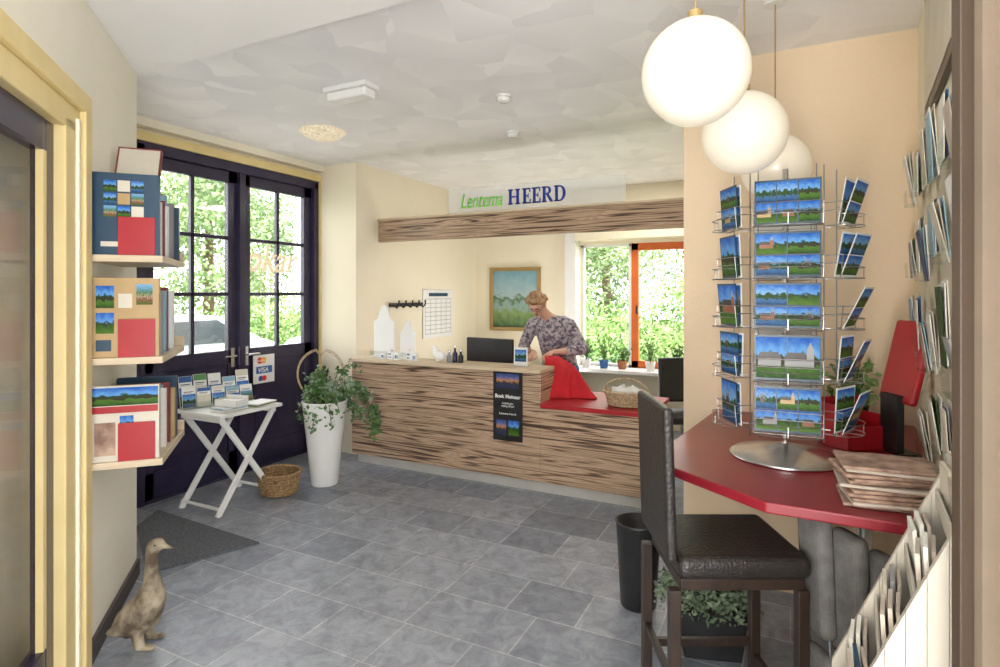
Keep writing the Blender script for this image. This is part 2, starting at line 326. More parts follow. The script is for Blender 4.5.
b=B(); b.bb((.92,-.02,0),(1.0,.03,2.42),'yellow').bb((1.0,-.06,0),(1.16,.008,2.28),'yellow').bb((1.03,-.06,0),(1.05,.02,2.30),'cream').bb((.92,-.02,2.34),(2.3,.03,2.42),'yellow').bb((1.0,-.06,2.24),(2.3,.008,2.34),'yellow').bb((2.2,-.02,0),(2.3,.03,2.34),'yellow')
b.done('trim_2',loc=(CX,CY,0),rz=RW,kind=S,bevel=.006)
b=B(); b.bb((1.16,-.08,0),(1.24,-.03,2.24),'navy').bb((2.09,-.08,0),(2.2,-.03,2.24),'navy').bb((1.24,-.08,2.12),(2.09,-.03,2.24),'navy').bb((1.24,-.08,0),(2.09,-.03,.30),'navy')
d3=b.done('door_3',loc=(CX,CY,0),rz=RW,kind=S,bevel=.005)
B().bb((1.24,-.06,.30),(2.09,-.052,2.12),'glass').done('glass',parent=d3)
B().bb((1.24,-.052,.30),(1.27,-.028,2.12),'yellow').done('glazing_bead',parent=d3)
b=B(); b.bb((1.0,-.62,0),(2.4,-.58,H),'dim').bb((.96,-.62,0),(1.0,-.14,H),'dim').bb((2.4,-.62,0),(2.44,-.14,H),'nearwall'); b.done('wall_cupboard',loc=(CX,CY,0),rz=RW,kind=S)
for i,z in enumerate((.5,.95,1.38,1.80)):
    B().bb((1.01,-.575,z),(2.39,-.30,z+.03),'ply').done('wall_shelf',loc=(CX,CY,0),rz=RW,label='plain wooden shelf board behind the glazed door',cat='shelf',group='boards behind the glazed door')
def leaf(y0,y1,n):
    b=B(); X=-4.40; t=.05
    def bar(ya,yb,za,zb,tt=t): b.bb((X-tt/2,ya,za),(X+tt/2,yb,zb),'navy')
    st=.095; bar(y0,y0+st,.02,2.66); bar(y1-st,y1,.02,2.66); bar(y0,y1,2.56,2.66); bar(y0,y1,.98,1.10); bar(y0,y1,.02,.22)
    bar(y0+st,y1-st,.22,.98,.025); bar(y0+st+.06,y1-st-.06,.3,.9,.04)
    ym=(y0+y1)/2; bar(ym-.016,ym+.016,1.1,2.56,.035)
    for z in (1.59,2.08): bar(y0+st,y1-st,z-.016,z+.016,.035)
    o=b.done('door_%d'%n,kind=S,bevel=.004)
    B().bb((X-.004,y0+st,1.1),(X+.004,y1-st,2.56),'glass').done('glass',parent=o)
    yh=y1-.05 if n==1 else y0+.05
    B().cyl((X+.02,yh,1.05),(X+.07,yh,1.05),.009,'chrome').cyl((X+.07,yh,1.05),(X+.07,yh+(-.11 if n==1 else .11),1.05),.009,'chrome').bb((X+.024,yh-.02,.95),(X+.03,yh+.02,1.12),'chrome').done('handle',parent=o)
    return o
leaf(2.70,3.55,1); dr2=leaf(3.59,4.43,2)
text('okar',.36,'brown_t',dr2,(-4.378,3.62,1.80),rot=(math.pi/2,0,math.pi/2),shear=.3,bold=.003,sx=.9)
b=B(); b.bb((-4.45,2.64,0),(-4.33,2.70,2.72),'navy').bb((-4.45,4.43,0),(-4.33,4.49,2.72),'navy').bb((-4.45,2.64,2.66),(-4.33,4.49,2.74),'navy').bb((-4.43,3.54,0),(-4.33,3.60,2.66),'navy').bb((-4.48,2.64,0),(-4.34,4.49,.025),'navy'); b.done('trim_3',kind=S,bevel=.004)
B().bb((-4.37,2.58,2.74),(-4.31,4.5,2.81),'yellow').bb((-4.37,4.49,0),(-4.30,4.53,2.81),'yellow').done('trim_4',kind=S,bevel=.004)
B().bb((-4.37,2.56,2.84),(-4.27,4.6,2.9),'cream').done('trim_5',kind=S)
def win(x0,x1,m,n,w=.05):
    b=B(); y0,y1=6.98,7.04
    b.bb((x0,y0,Z0),(x0+w,y1,Z1),m).bb((x1-w,y0,Z0),(x1,y1,Z1),m).bb((x0,y0,Z0),(x1,y1,Z0+w),m).bb((x0,y0,Z1-w),(x1,y1,Z1),m)
    o=b.done('window_%d'%n,kind=S,bevel=.004); B().bb((x0+w,7.005,Z0+w),(x1-w,7.011,Z1-w),'glass').done('glass',parent=o)
    return o
win(-2.35,-1.72,'white',1,.035); w2=win(-1.72,-1.02,'orange',2,.085); win(-1.02,-.75,'orange',3,.05)
B().bb((-1.66,6.95,1.35),(-1.64,6.98,1.45),'black').done('handle',parent=w2)
B().bb((-2.36,6.62,.66),(-.2,6.98,.70),'white').done('trim_6',kind=S,bevel=.004)
RX,RY,RR=.56,3.46,math.radians(-95.05)
B().bb((0,0,0),(2.42,.12,H),'cream').done('wall_right',loc=(RX,RY,0),rz=RR,kind=S)
def near(l0,d0,l1,d1,z0,z1,m,name,bev=0):
    B().bb((l0,d0,z0),(l1,d1,z1),m).done(name,rz=YAW,kind=S,bevel=bev)
near(.766,.965,.790,.985,0,H-.06,'bronze','trim_7',.002)
near(.790,.95,1.5,1.0,0,H-.06,'jamb','wall_right_near')
# ---------------------------------------------------------------- outside
B().prism([(-40,-20),(-4.52,-20),(-4.52,7.12),(10,7.12),(10,40),(-40,40)],-.35,-.25,'grass').done('ground',label='green lawn and soil around the building',cat='ground',kind='stuff')
B().prism([(-9,-5),(-4.53,-5),(-4.53,8),(-9,8)],-.25,-.22,'paving').done('paved_path',label='light grey paving outside the double doors',cat='pavement')
def tree(x,y,h,r,n,seed,m='tree'):
    random.seed(seed); t=thing('tree','leafy green garden tree in full summer leaf','tree',(x,y,-.25),group='trees outside')
    B().tube([(0,0,.002),(.1,.05,h*.3),(0,.1,h*.6),(.1,0,h*.85)],[.16,.13,.1,.04],'bark',8).done('trunk',parent=t)
    pts=[]; cl=[]
    for i in range(40):
        while True:
            v=Vector((random.uniform(-1,1),random.uniform(-1,1),random.uniform(-1,1)))
            if v.length<.85: break
        cl.append(v)
    for i in range(n):
        v=random.choice(cl)+Vector((random.gauss(0,.14),random.gauss(0,.14),random.gauss(0,.11)))
        if v.length<1.05: pts.append((v.x*r,v.y*r,h*.56+v.z*h*.48))
    b=B(); b.leaves(pts,.07,m); b.nonorm=True; o=b.done('foliage',parent=t); o['kind']='stuff'
def hedge(x0,y0,x1,y1,h,w,n,seed):
    random.seed(seed); pts=[]
    for i in range(n):
        t=random.random(); pts.append((x0+(x1-x0)*t+random.gauss(0,w*.3),y0+(y1-y0)*t+random.gauss(0,w*.3),-.16+abs(random.betavariate(1.5,1.3))*h*(1+.25*math.sin(t*19))))
    b=B(); b.leaves(pts,.045,'leaf3'); b.nonorm=True; b.done('hedge',label='dense bright green garden hedge outside the windows',cat='hedge',kind='stuff')
for i,(x,y,h,r) in enumerate(((-15,5.5,6,2.1),(-14.2,10.5,6.5,2.2),(-19.5,8,7,2.2),(-12,16,6,2.2),(-17.5,14.5,6.5,2.2),(-4.6,15.5,6,2.2),(.2,15.5,6.5,2.2),(-7.6,19.5,6.5,2.2),(-2.2,20,7,2.2))):
    tree(x,y,h,r,9000,20+i)
hedge(-12.0,13,-10.9,8,1.5,.8,7000,51); hedge(-5,11.5,2.5,11.5,1.7,1.2,16000,52); hedge(-3.2,9.2,.6,9.0,1.0,.8,9000,53)
car=thing('car','silver parked hatchback seen through the door panes','car',(-9.2,5.6,-.22),math.radians(80))
prof=[(-2,.28),(-2,.75),(-1.85,.9),(-1.1,1.0),(-.5,1.42),(.9,1.45),(1.65,1.05),(1.95,.95),(2,.3)]
B().prismy(prof,-.83,.83,'car').done('body',parent=car,bevel=.07)
for sg in (-1,1): B().prismy([(-.95,1.0),(-.48,1.36),(.85,1.39),(1.4,1.02)],sg*.835-.004,sg*.835+.004,'carglass').done('side_window',parent=car)
for x in (-1.25,1.25):
    for sg in (-1,1): B().cyl((x,sg*.68,.32),(x,sg*.86,.32),.32,'black',seg=28).cyl((x,sg*.85,.32),(x,sg*.875,.32),.19,'chrome',seg=20).done('wheel',parent=car)
dup(car,(-8.4,10.6,-.25),math.radians(84),label='silver parked hatchback further along the path')
# ---------------------------------------------------------------- reception counter
ct=thing('reception_counter','striped brown wood reception desk with raised and low section','counter',(-3.71,4.28,0))
B().bb((0,0,.09),(1.93,.05,.95),'zebra').bb((1.93,0,.09),(2.78,.05,.69),'zebra').bb((2.73,.05,.09),(2.78,.72,.69),'zebra').done('front_panel',parent=ct,bevel=.003)
B().bb((-.02,-.02,.955),(1.93,.30,.985),'ply').bb((1.90,.05,.72),(1.93,.30,.955),'zebra').done('raised_top',parent=ct,bevel=.003,label='pale wood raised counter top')
B().bb((.02,.05,.685),(2.80,.72,.72),'redmid').bb((1.93,-.015,.685),(2.80,.05,.72),'redmid').done('low_worktop',parent=ct,bevel=.003,label='red laminate low worktop')
B().bb((.04,.04,0),(2.74,.07,.09),'plinth').bb((2.70,.07,0),(2.74,.70,.09),'plinth').done('plinth',parent=ct,label='recessed grey plinth')
B().bb((0,.05,.09),(.03,.72,.685),'zebra').done('side_panel',parent=ct)
po=thing('poster','black event poster with white text on counter front','poster',(-2.20,4.272,.39))
B().bb((0,-.004,0),(.265,0,.585),'black').done('sheet',parent=po)
B().pic(.03,.43,.235,.55,-.005,'p5').done('photo_print',parent=po); B().pic(.03,.05,.12,.17,-.005,'p5').done('photo_print',parent=po); B().pic(.14,.05,.235,.17,-.005,'p3').done('photo_print',parent=po)
text('Bosk Meinaar',.042,'white_t',po,(.133,-.006,.35),align='CENTER',bold=.001)
text('Schilderijen\nvrijdag 20 juli',.022,'white_t',po,(.133,-.006,.30),align='CENTER')
text('Lentema Heerd',.024,'white_t',po,(.133,-.006,.215),align='CENTER')
B().bb((-3.85,4.85,2.13),(-.4,4.90,2.35),'zebra').bb((-3.85,4.83,2.35),(-.4,4.92,2.37),'ply').done('trim_8',kind=S,bevel=.003)
sgn=thing('sign_board','clear panel sign with green and blue lettering on beam','sign',(-3.0,4.87,2.37))
B().bb((0,-.004,0),(1.75,.004,.24),'frost').done('panel',parent=sgn)
text('Lentema',.20,'green_t',sgn,(.13,-.008,.05),shear=.32,sx=.66,bold=.0015)
def serif():
    b=B(); z0,hh=.05,.142; w=.030; x=.66; t=.007; K=.88
    def R(xa,za,xb,zb): b.bb((x+(xa-x)*K,-.012,z0+za),(x+(xb-x)*K,-.006,z0+zb),'blue_t')
    def stem(xx): R(xx,0,xx+w,hh); R(xx-.012,0,xx+w+.012,.013); R(xx-.012,hh-.013,xx+w+.012,hh)
    stem(x); stem(x+.085); R(x+w,hh/2-t,x+.085,hh/2+t)
    for xx in (x+.165,x+.275):
        stem(xx); R(xx+w,0,xx+.082,.013); R(xx+w,hh-.013,xx+.078,hh); R(xx+w,hh/2-t,xx+.058,hh/2+t); R(xx+.072,0,xx+.084,.042); R(xx+.068,hh-.04,xx+.08,hh); R(xx+.052,hh/2-.022,xx+.06,hh/2+.022)
    def bowl(cx,cz,rx,rz,wt):
        n=14
        for k in range(n):
            a0=-math.pi/2+math.pi*k/n; a1=-math.pi/2+math.pi*(k+1)/n
            p=[(cx+rx*math.cos(a0),cz+rz*math.sin(a0)),(cx+rx*math.cos(a1),cz+rz*math.sin(a1)),(cx+(rx-wt)*math.cos(a1),cz+(rz-.012)*math.sin(a1)),(cx+(rx-wt)*math.cos(a0),cz+(rz-.012)*math.sin(a0))]
            b.prismy([(x+(q[0]-x)*K,z0+q[1]) for q in p],-.012,-.006,'blue_t')
    xr=x+.385; stem(xr); bowl(xr+w+.015,hh*.75,.045,hh*.25,.028); R(xr+w,hh-.012,xr+w+.016,hh); R(xr+w,hh*.5,xr+w+.016,hh*.5+.012)
    b.prismy([(x+(q[0]-x)*K,q[1]) for q in [(xr+w+.005,z0+hh*.5),(xr+w+.035,z0+hh*.5),(xr+w+.085,z0),(xr+w+.05,z0)]],-.012,-.006,'blue_t')
    xd=x+.52; stem(xd); bowl(xd+w+.015,hh/2,.068,hh/2,.03); R(xd+w,hh-.012,xd+w+.016,hh); R(xd+w,0,xd+w+.016,.012)
    b.done('lettering',parent=sgn)
serif()
def house(x,y,w,h,label,rz=0):
    t=thing('display_board',label,'display stand',(x,y,.985),rz)
    B().prismy([(-w/2,0),(w/2,0),(w/2,h*.68),(w*.3,h*.74),(w*.16,h*.95),(0,h),(-w*.16,h*.95),(-w*.3,h*.74),(-w/2,h*.68)],-.01,.01,'white').done('board',parent=t,bevel=.002)
    B().bb((-w/2,-.07,0),(w/2,-.01,.012),'white').bb((-w/2,-.075,.0),(w/2,-.068,.06),'acrylic').done('tray',parent=t)
house(-3.50,4.50,.24,.50,'white gable shaped leaflet stand on raised counter'); house(-3.22,4.50,.17,.36,'smaller white gable shaped stand on raised counter')
for i,(x,y,h) in enumerate(((-3.33,4.38,.09),(-3.24,4.36,.07),(-3.12,4.38,.10),(-3.40,4.36,.06),(-3.05,4.37,.07))):
    t=thing('souvenir_house','small blue and white ceramic canal house','souvenir',(x,y,.985),group='ceramic houses on counter')
    B().bb((-.022,-.02,0),(.022,.02,h*.7),'whitegloss').prismy([(-.022,h*.7),(.022,h*.7),(.008,h),(-.008,h)],-.02,.02,'whitegloss').done('body',parent=t)
    B().bb((-.014,-.021,.012),(-.003,-.0205,.03),'blue').bb((.004,-.021,.012),(.014,-.0205,.03),'blue').bb((-.015,-.021,h*.45),(.015,-.0205,h*.6),'blue').done('window_print',parent=t)
bird=tag(organic('bird_figurine',[[(-.10,0,.045,.02),(-.03,0,.05,.045),(.04,0,.06,.04),(.07,0,.10,.025),(.09,0,.12,.024),(.125,0,.115,.007)],[(-.10,0,.05,.015),(-.14,0,.08,.012)],[(0,0,.02,.02),(0,0,.01,.03)]],'whitegloss',.006,loc=(-2.83,4.42,.985),rz=2.6),'white ceramic bird ornament on raised counter top','figurine')
for i,(x,m,h) in enumerate(((-2.66,'navy',.13),(-2.60,'black',.10),(-2.72,'grey',.09))):
    t=thing('bottle','small dark glass bottle on raised counter','bottle',(x,4.42,.985),group='small bottles on counter')
    B().lathe([(.022,0),(.024,.01),(.024,h*.6),(.01,h*.75),(.01,h)],m,seg=16).done('body',parent=t,smooth=True); B().cyl((0,0,h),(0,0,h+.015),.012,'chrome').done('cap',parent=t)
t=thing('card_holder','small upright postcard in clear holder on counter','card holder',(-2.02,4.42,.985),.1)
B().bb((-.06,0,.0),(.06,.004,.16),'white').pic(-.05,.04,.05,.14,-.001,'p2').done('card',parent=t); B().bb((-.065,-.02,0),(.065,.025,.008),'acrylic').done('base',parent=t)
t=thing('computer_monitor','black flat computer monitor behind raised counter','monitor',(-2.50,4.78,.72),-.15)
B().bb((-.26,-.02,.12),(.26,.02,.46),'black').done('screen',parent=t,bevel=.008); B().cyl((0,.03,0),(0,.03,.2),.02,'black').done('stand',parent=t); B().bb((-.12,-.06,0),(.12,.1,.012),'black').done('base',parent=t)
t=thing('telephone','black desk telephone on the low worktop','telephone',(-1.28,4.78,.72),.2)
B().prismy([(-.08,0),(.08,0),(.08,.03),(-.08,.05)],-.09,.09,'black').done('base',parent=t,bevel=.006); B().box((-.06,0,.06),(.05,.2,.03),'black').done('handset',parent=t,bevel=.01)
def cloth():
    b=B(); px,py=-1.86,4.73; n=64; rings=[]; T=18
    for k in range(T):
        t=k/(T-1); ring=[]
        for j in range(n):
            a=2*math.pi*j/n; fold=1+(.14*math.sin(a*5+t*2.4)+.08*math.sin(a*11+1+t*4))*min(1,t*1.6)
            ex=.34 if math.cos(a)>0 else .08; ey=.17 if math.sin(a)<0 else .09
            rx=.07+ex*(t**1.0); ry=.022+ey*(t**.8)
            x=px+math.cos(a)*rx*fold+.03*math.sin(t*5); y=py-.05*t+math.sin(a)*ry*fold
            side=max(0,math.cos(a))
            z=.726+.315*((1-t)**(.85+.55*side))+ .018*math.sin(a*6+t*9)*t*(1-t)*4+(.055*math.sin(math.pi*t)*side)
            if k==0: z+=.012*math.cos(a*2)
            ring.append(b.bm.verts.new((x,y,max(z,.722))))
        rings.append(ring)
    i=b.mi('redcloth')
    for r0,r1 in zip(rings,rings[1:]):
        for j in range(n): b.bm.faces.new((r0[j],r1[j],r1[(j+1)%n],r0[(j+1)%n])).material_index=i
    b.bm.faces.new(rings[0]).material_index=i; b.bm.faces.new(rings[-1][::-1]).material_index=i
    b.done('red_cloth',smooth=True,label='bright red cloth bag being folded on low worktop',cat='cloth')
cloth()
def basket(x,y,z,r,h,m,label,handle=True,rx=1.25):
    t=thing('wicker_basket',label,'basket',(x,y,z)); b=B()
    b.lathe([(r*.72,0),(r*.8,.01),(r*.93,h*.5),(r,h*.96),(r*1.03,h),(r*.97,h),(r*.9,h*.5),(r*.74,.02),(.001,.02)],m,seg=36,sq=(rx,1)).done('bowl',parent=t,smooth=True)
    b=B()
    for k in range(7):
        zz=h*(.1+.13*k); rr=r*(.80+.21*(zz/h)); b.tube([(rx*rr*math.cos(2*math.pi*j/36),(rr+(.006 if (j+k)%2 else -.002))*math.sin(2*math.pi*j/36),zz) for j in range(36)],h*.055,m,6,True)
    b.tube([(rx*r*1.02*math.cos(2*math.pi*j/36),r*1.02*math.sin(2*math.pi*j/36),h) for j in range(36)],h*.08,m,8,True); b.done('weave',parent=t,smooth=True)
    if handle: B().tube([(rx*r*math.cos(math.pi*j/14),0,h+math.sin(math.pi*j/14)*r*.75) for j in range(15)],.008,m,6).done('handle',parent=t)
    return t
basket(-1.15,4.50,.72,.135,.11,'wicker2','small pale wicker basket with handle on red worktop')
for k in range(6):
    a=k*1.05; t=B().box((0,0,0),(.09,.06,.004),'white',Matrix.Rotation(.7+.2*k,4,'X')@Matrix.Rotation(a,4,'Z')); t.done('folded_napkin',loc=(-1.15+.07*math.cos(a),4.50+.05*math.sin(a),.83),label='white folded paper standing in the small basket',cat='napkin',group='papers in small basket')
basket(-3.66,3.36,0,.155,.17,'wicker','round brown wicker basket on tiled floor',False,1.1)
t=thing('wall_calendar','white printed schedule sheet on side wall','notice',(-3.845,5.66,1.06),math.pi/2)
B().bb((0,-.006,0),(.66,0,.58),'white').done('sheet',parent=t)
b=B()
for i in range(9): b.bb((.04,-.0075,.05+i*.052),(.62,-.0065,.055+i*.052),'grey')
for i in range(6): b.bb((.04+i*.115,-.0075,.05),(.045+i*.115,-.0065,.47),'grey')
b.bb((.12,-.008,.50),(.54,-.0065,.54),'dkblue'); b.done('grid_print',parent=t)
t=thing('coat_rack','row of black coat hooks on side wall','coat rack',(-3.845,5.02,1.47),math.pi/2)
B().bb((0,-.02,-.02),(.62,0,.02),'black').done('rail',parent=t)
for i in range(5): B().tube([(.06+i*.125,-.02,0),(.06+i*.125,-.06,-.03),(.06+i*.125,-.09,0),(.06+i*.125,-.09,.05)],.009,'black').done('hook',parent=t)
t=thing('painting','framed landscape painting of green reeds and water','painting',(-3.62,6.94,1.10))
B().bb((0,-.03,0),(.74,0,.05),'gold').bb((0,-.03,.79),(.74,0,.84),'gold').bb((0,-.03,.05),(.05,0,.79),'gold').bb((.69,-.03,.05),(.74,0,.79),'gold').done('frame',parent=t,bevel=.004)
B().pic(.05,.05,.69,.79,-.012,'paint').done('canvas',parent=t)
def pot(x,y,z,r,h,pm,lm,n,ls,hh,label,spread=1.4,cat='potted plant',name='potted_plant',group=None):
    t=thing(name,label,cat,(x,y,z),group=group)
    B().lathe([(r*.7,0),(r*.75,.005),(r,h),(r*.9,h),(r*.85,h*.9),(.001,h*.9)],pm,seg=20).done('pot',parent=t,smooth=True)
    pts=[]; b=B()
    for i in range(14):
        a=random.uniform(0,6.28); q=random.uniform(.2,1)*r*spread; top=(q*math.cos(a),q*math.sin(a),h+hh*random.uniform(.5,1)); b.tube([(0,0,h*.9),(top[0]*.4,top[1]*.4,h+hh*.3),top],.0025,'leaf',4)
    for i in range(n):
        v=Vector((random.gauss(0,.5),random.gauss(0,.5),random.uniform(0,1))); pts.append((v.x*r*spread,v.y*r*spread,h+hh*v.z))
    b.done('stems',parent=t); b=B(); b.leaves(pts,ls,lm); b.nonorm=True; b.done('foliage',parent=t)['kind']='stuff'
    return t
random.seed(8)
for x,hh,m,p in ((-2.22,.22,'leaf','whitegloss'),(-2.0,.30,'leaf3','blue'),(-1.78,.14,'leaf','terra'),(-1.45,.22,'leaf3','whitegloss'),(-1.15,.20,'leaf','blue'),(-.9,.26,'leaf3','terra')):
    pot(x,6.78,.70,.06,.10,p,m,90,.022,hh,'small potted houseplant on the white window sill',group='houseplants on the sill')
t=thing('office_chair','black swivel office chair behind the reception desk','chair',(-.88,5.55,0),.5)
B().box((0,0,.46),(.42,.42,.07),'black').done('seat',parent=t,bevel=.03); B().box((0,.21,.77),(.34,.06,.42),'black',Matrix.Rotation(-.12,4,'X')).done('backrest',parent=t,bevel=.025)
B().cyl((0,0,.08),(0,0,.43),.03,'chrome').done('column',parent=t)
for k in range(5):
    a=k*1.2566; B().cyl((0,0,.1),(.28*math.cos(a),.28*math.sin(a),.07),.018,'black').sph((.28*math.cos(a),.28*math.sin(a),.032),.032,'black').done('leg',parent=t)
# ---------------------------------------------------------------- person
pn=thing('person','woman in patterned grey blouse leaning over red cloth','person',(-1.99,5.27,0),math.radians(-4))
def fingers(wx,wy,wz,s):
    out=[]
    for i,(o,l) in enumerate(((-.030,.055),(-.011,.066),(.010,.062),(.029,.048))):
        out.append([(wx+o,wy-.055,wz-.02,.0105),(wx+o,wy-.055-l*.6,wz-.03,.009),(wx+o,wy-.055-l*.8,wz-.03-l*.55,.008)])
    out.append([(wx-s*.02,wy-.015,wz-.015,.013),(wx-s*.048,wy-.045,wz-.03,.011),(wx-s*.048,wy-.075,wz-.045,.009)])
    out.append([(wx,wy,wz,.024,(1.1,1,.8)),(wx,wy-.045,wz-.015,.030,(1.25,1,.6)),(wx,wy-.06,wz-.02,.026,(1.3,1,.6))])
    return out
HC=Vector((-.07,-.355,1.495)); FW=Vector((.06,-.75,-.64)).normalized(); SD=Vector((1,.08,0)).normalized(); SD=(SD-FW*SD.dot(FW)).normalized(); UP=FW.cross(SD)*-1
if UP.z<0: UP=-UP
def hp(x,u,f,r,sc=None):
    p=HC+SD*x+UP*u+FW*f; return (p.x,p.y,p.z,r)
body=[[(0,0,.92,.13,(1.2,.85,1)),(0,-.05,1.05,.12,(1.15,.8,1)),(0,-.14,1.22,.12,(1.25,.8,1)),(0,-.20,1.32,.09,(1.5,.8,.8)),(-.01,-.25,1.38,.055),(-.04,-.30,1.43,.052),hp(0,-.01,-.02,.06)],
 [hp(0,.03,-.015,.080),hp(0,.0,.0,.078),hp(0,-.055,.022,.052)],[hp(0,-.06,.03,.04),hp(0,-.085,.045,.026)],
 [hp(0,.005,.075,.012),hp(0,-.03,.092,.014)],[hp(.03,.022,.062,.016),hp(-.03,.022,.062,.016)],
 [hp(-.075,.005,0,.013),hp(-.078,-.015,0,.012)],[hp(.075,.005,0,.013),hp(.078,-.015,0,.012)],
 [(-.12,-.20,1.33,.055),(-.18,-.20,1.31,.05),(-.29,-.18,1.10,.04),(-.13,-.40,1.06,.028),(-.06,-.44,1.065,.024)],
 [(.12,-.20,1.33,.055),(.18,-.20,1.31,.05),(.30,-.18,1.10,.04),(.20,-.40,1.08,.028),(.14,-.43,1.075,.024)],
 [(-.09,0,.88,.095),(-.10,-.01,.5,.062),(-.11,.02,.09,.04),(-.11,-.05,.04,.035),(-.11,-.16,.03,.03)],[(.09,0,.88,.095),(.10,-.01,.5,.062),(.11,.02,.09,.04),(.11,-.05,.04,.035),(.11,-.16,.03,.03)]]
body+=fingers(-.045,-.455,1.06,-1)+fingers(.115,-.445,1.07,1)
organic('body',body,'skin',.0055,parent=pn,smooth=3)
organic('blouse',[[(0,.0,.86,.155,(1.25,.95,.8)),(0,-.03,1.0,.142,(1.22,.92,1)),(0,-.14,1.21,.136,(1.32,.92,1)),(0,-.20,1.32,.10,(1.6,.9,.8)),(0,-.235,1.36,.062,(1.2,1,.8))],
 [(-.12,-.20,1.325,.068),(-.19,-.20,1.30,.066),(-.30,-.18,1.09,.056),(-.19,-.335,1.068,.048)],[(.12,-.20,1.325,.068),(.19,-.20,1.30,.066),(.31,-.18,1.09,.056),(.235,-.335,1.078,.048)]],'blouse',.010,parent=pn,smooth=4)
organic('jeans',[[(0,0,.90,.135,(1.25,.95,.8)),(0,0,.86,.13,(1.3,.95,.8))],[(-.09,0,.86,.108),(-.10,-.01,.5,.078),(-.11,.02,.11,.062)],[(.09,0,.86,.108),(.10,-.01,.5,.078),(.11,.02,.11,.062)]],'jeans',.012,parent=pn,smooth=4)
organic('shoe',[[(-.11,.03,.04,.045),(-.11,-.17,.035,.04,(1.1,1,.8))]],'black',.01,parent=pn); organic('shoe',[[(.11,.03,.04,.045),(.11,-.17,.035,.04,(1.1,1,.8))]],'black',.01,parent=pn)
hr=[[hp(0,.045,-.02,.086),hp(0,.0,-.035,.080),hp(0,-.05,-.04,.062)],[hp(-.035,.075,.04,.030),hp(.04,.072,.042,.030)],[hp(-.062,.02,0,.03),hp(-.062,.055,.02,.03)],[hp(.062,.02,0,.03),hp(.062,.055,.02,.03)]]
random.seed(3)
for k in range(46):
    a=random.uniform(-math.pi,math.pi); e=random.uniform(-.3,1.4); v=SD*(math.sin(a)*math.cos(e))-FW*(math.cos(a)*math.cos(e))+UP*math.sin(e)
    if v.dot(FW)>.45: continue
    c=HC+UP*.03-FW*.015; p=c+v*.082; q=c+v*.106-UP*.01; hr.append([(p.x,p.y,p.z,.016),(q.x,q.y,q.z,.006)])
organic('hair',hr,'hair',.006,parent=pn,smooth=2)
for s_ in (-1,1):
    q=hp(s_*.030,.005,.072,0)[:3]; B().sph(q,.008,'black',u=10,v=8).done('eye',parent=pn)
b=B()
for s_ in (-1,1):
    c=HC+SD*(s_*.032)+UP*.003+FW*.088; b.tube([c+SD*(.024*math.cos(k*math.pi/7))+UP*(.017*math.sin(k*math.pi/7)) for k in range(14)],.0022,'bronze',5,True)
    b.tube([HC+SD*(s_*.056)+UP*.006+FW*.088,HC+SD*(s_*.082)+UP*.008+FW*.0],.002,'bronze',4)
b.tube([HC+SD*.008+UP*.005+FW*.09,HC-SD*.008+UP*.005+FW*.09],.002,'bronze',4); b.done('glasses',parent=pn)
q=hp(0,-.055,.075,0)[:3]; B().sph(q,.012,'maroon',(1.5,1,.4),u=10,v=6).done('mouth',parent=pn)
# ---------------------------------------------------------------- planter
pl=thing('potted_plant','tall tapered white planter with trailing eucalyptus','potted plant',(-3.50,3.70,0))
B().lathe([(.11,0),(.115,.01),(.135,.25),(.175,.62),(.187,.69),(.187,.70),(.172,.70),(.165,.64),(.001,.63)],'whitegloss',seg=40).done('planter',parent=pl,smooth=True)
random.seed(12); bs=B(); lp=[];lp2=[]
for i in range(46):
    a=random.uniform(0,6.28); out=random.uniform(.10,.26); up=random.uniform(.05,.30)
    if math.cos(a-.3)>0.3: out*=1.4
    else: out*=.65
    pts=[]; 
    for k in range(8):
        t=k/7; r_=.05+out*t; z=.64+up*math.sin(min(1,t*1.15)*math.pi*.62)*1.2-(.20*t*t if i%2 else .03*t)
        pts.append((math.cos(a)*r_,math.sin(a)*r_,z))
        if k>1:
            for q in range(5): (lp if i%3 else lp2).append((pts[-1][0]+random.gauss(0,.022),pts[-1][1]+random.gauss(0,.022),z+random.gauss(0,.022)))
    bs.tube(pts,.003,'bark',4)
for j in range(6):
    a=.40+random.uniform(-.35,.35); pts=[]
    for k in range(14):
        t=k/13; r_=.1+.33*min(1,t*1.6); z=.70+.12*math.sin(min(1,t*2)*math.pi)-.42*max(0,t-.35)
        pts.append((math.cos(a)*r_,math.sin(a)*r_,z))
        for q in range(4): lp.append((pts[-1][0]+random.gauss(0,.018),pts[-1][1]+random.gauss(0,.018),z+random.gauss(0,.02)))
    bs.tube(pts,.003,'bark',4)
bs.done('stems',parent=pl); b=B(); b.leaves(lp,.023,'leaf'); b.leaves(lp2,.024,'leaf2'); b.nonorm=True; b.done('foliage',parent=pl)['kind']='stuff'
b=B()
for k,off in enumerate((0,.012)):
    b.tube([((.19+off)*math.sin(2*math.pi*j/30)-.02,.008*k,.90+(.20+off)*math.cos(2*math.pi*j/30)+(-.05 if j==0 else 0)) for j in range(30)],.0042,'wicker2',5,True)
b.done('wicker_hoop',parent=pl,rz=.45,loc=(0,-.02,.02))
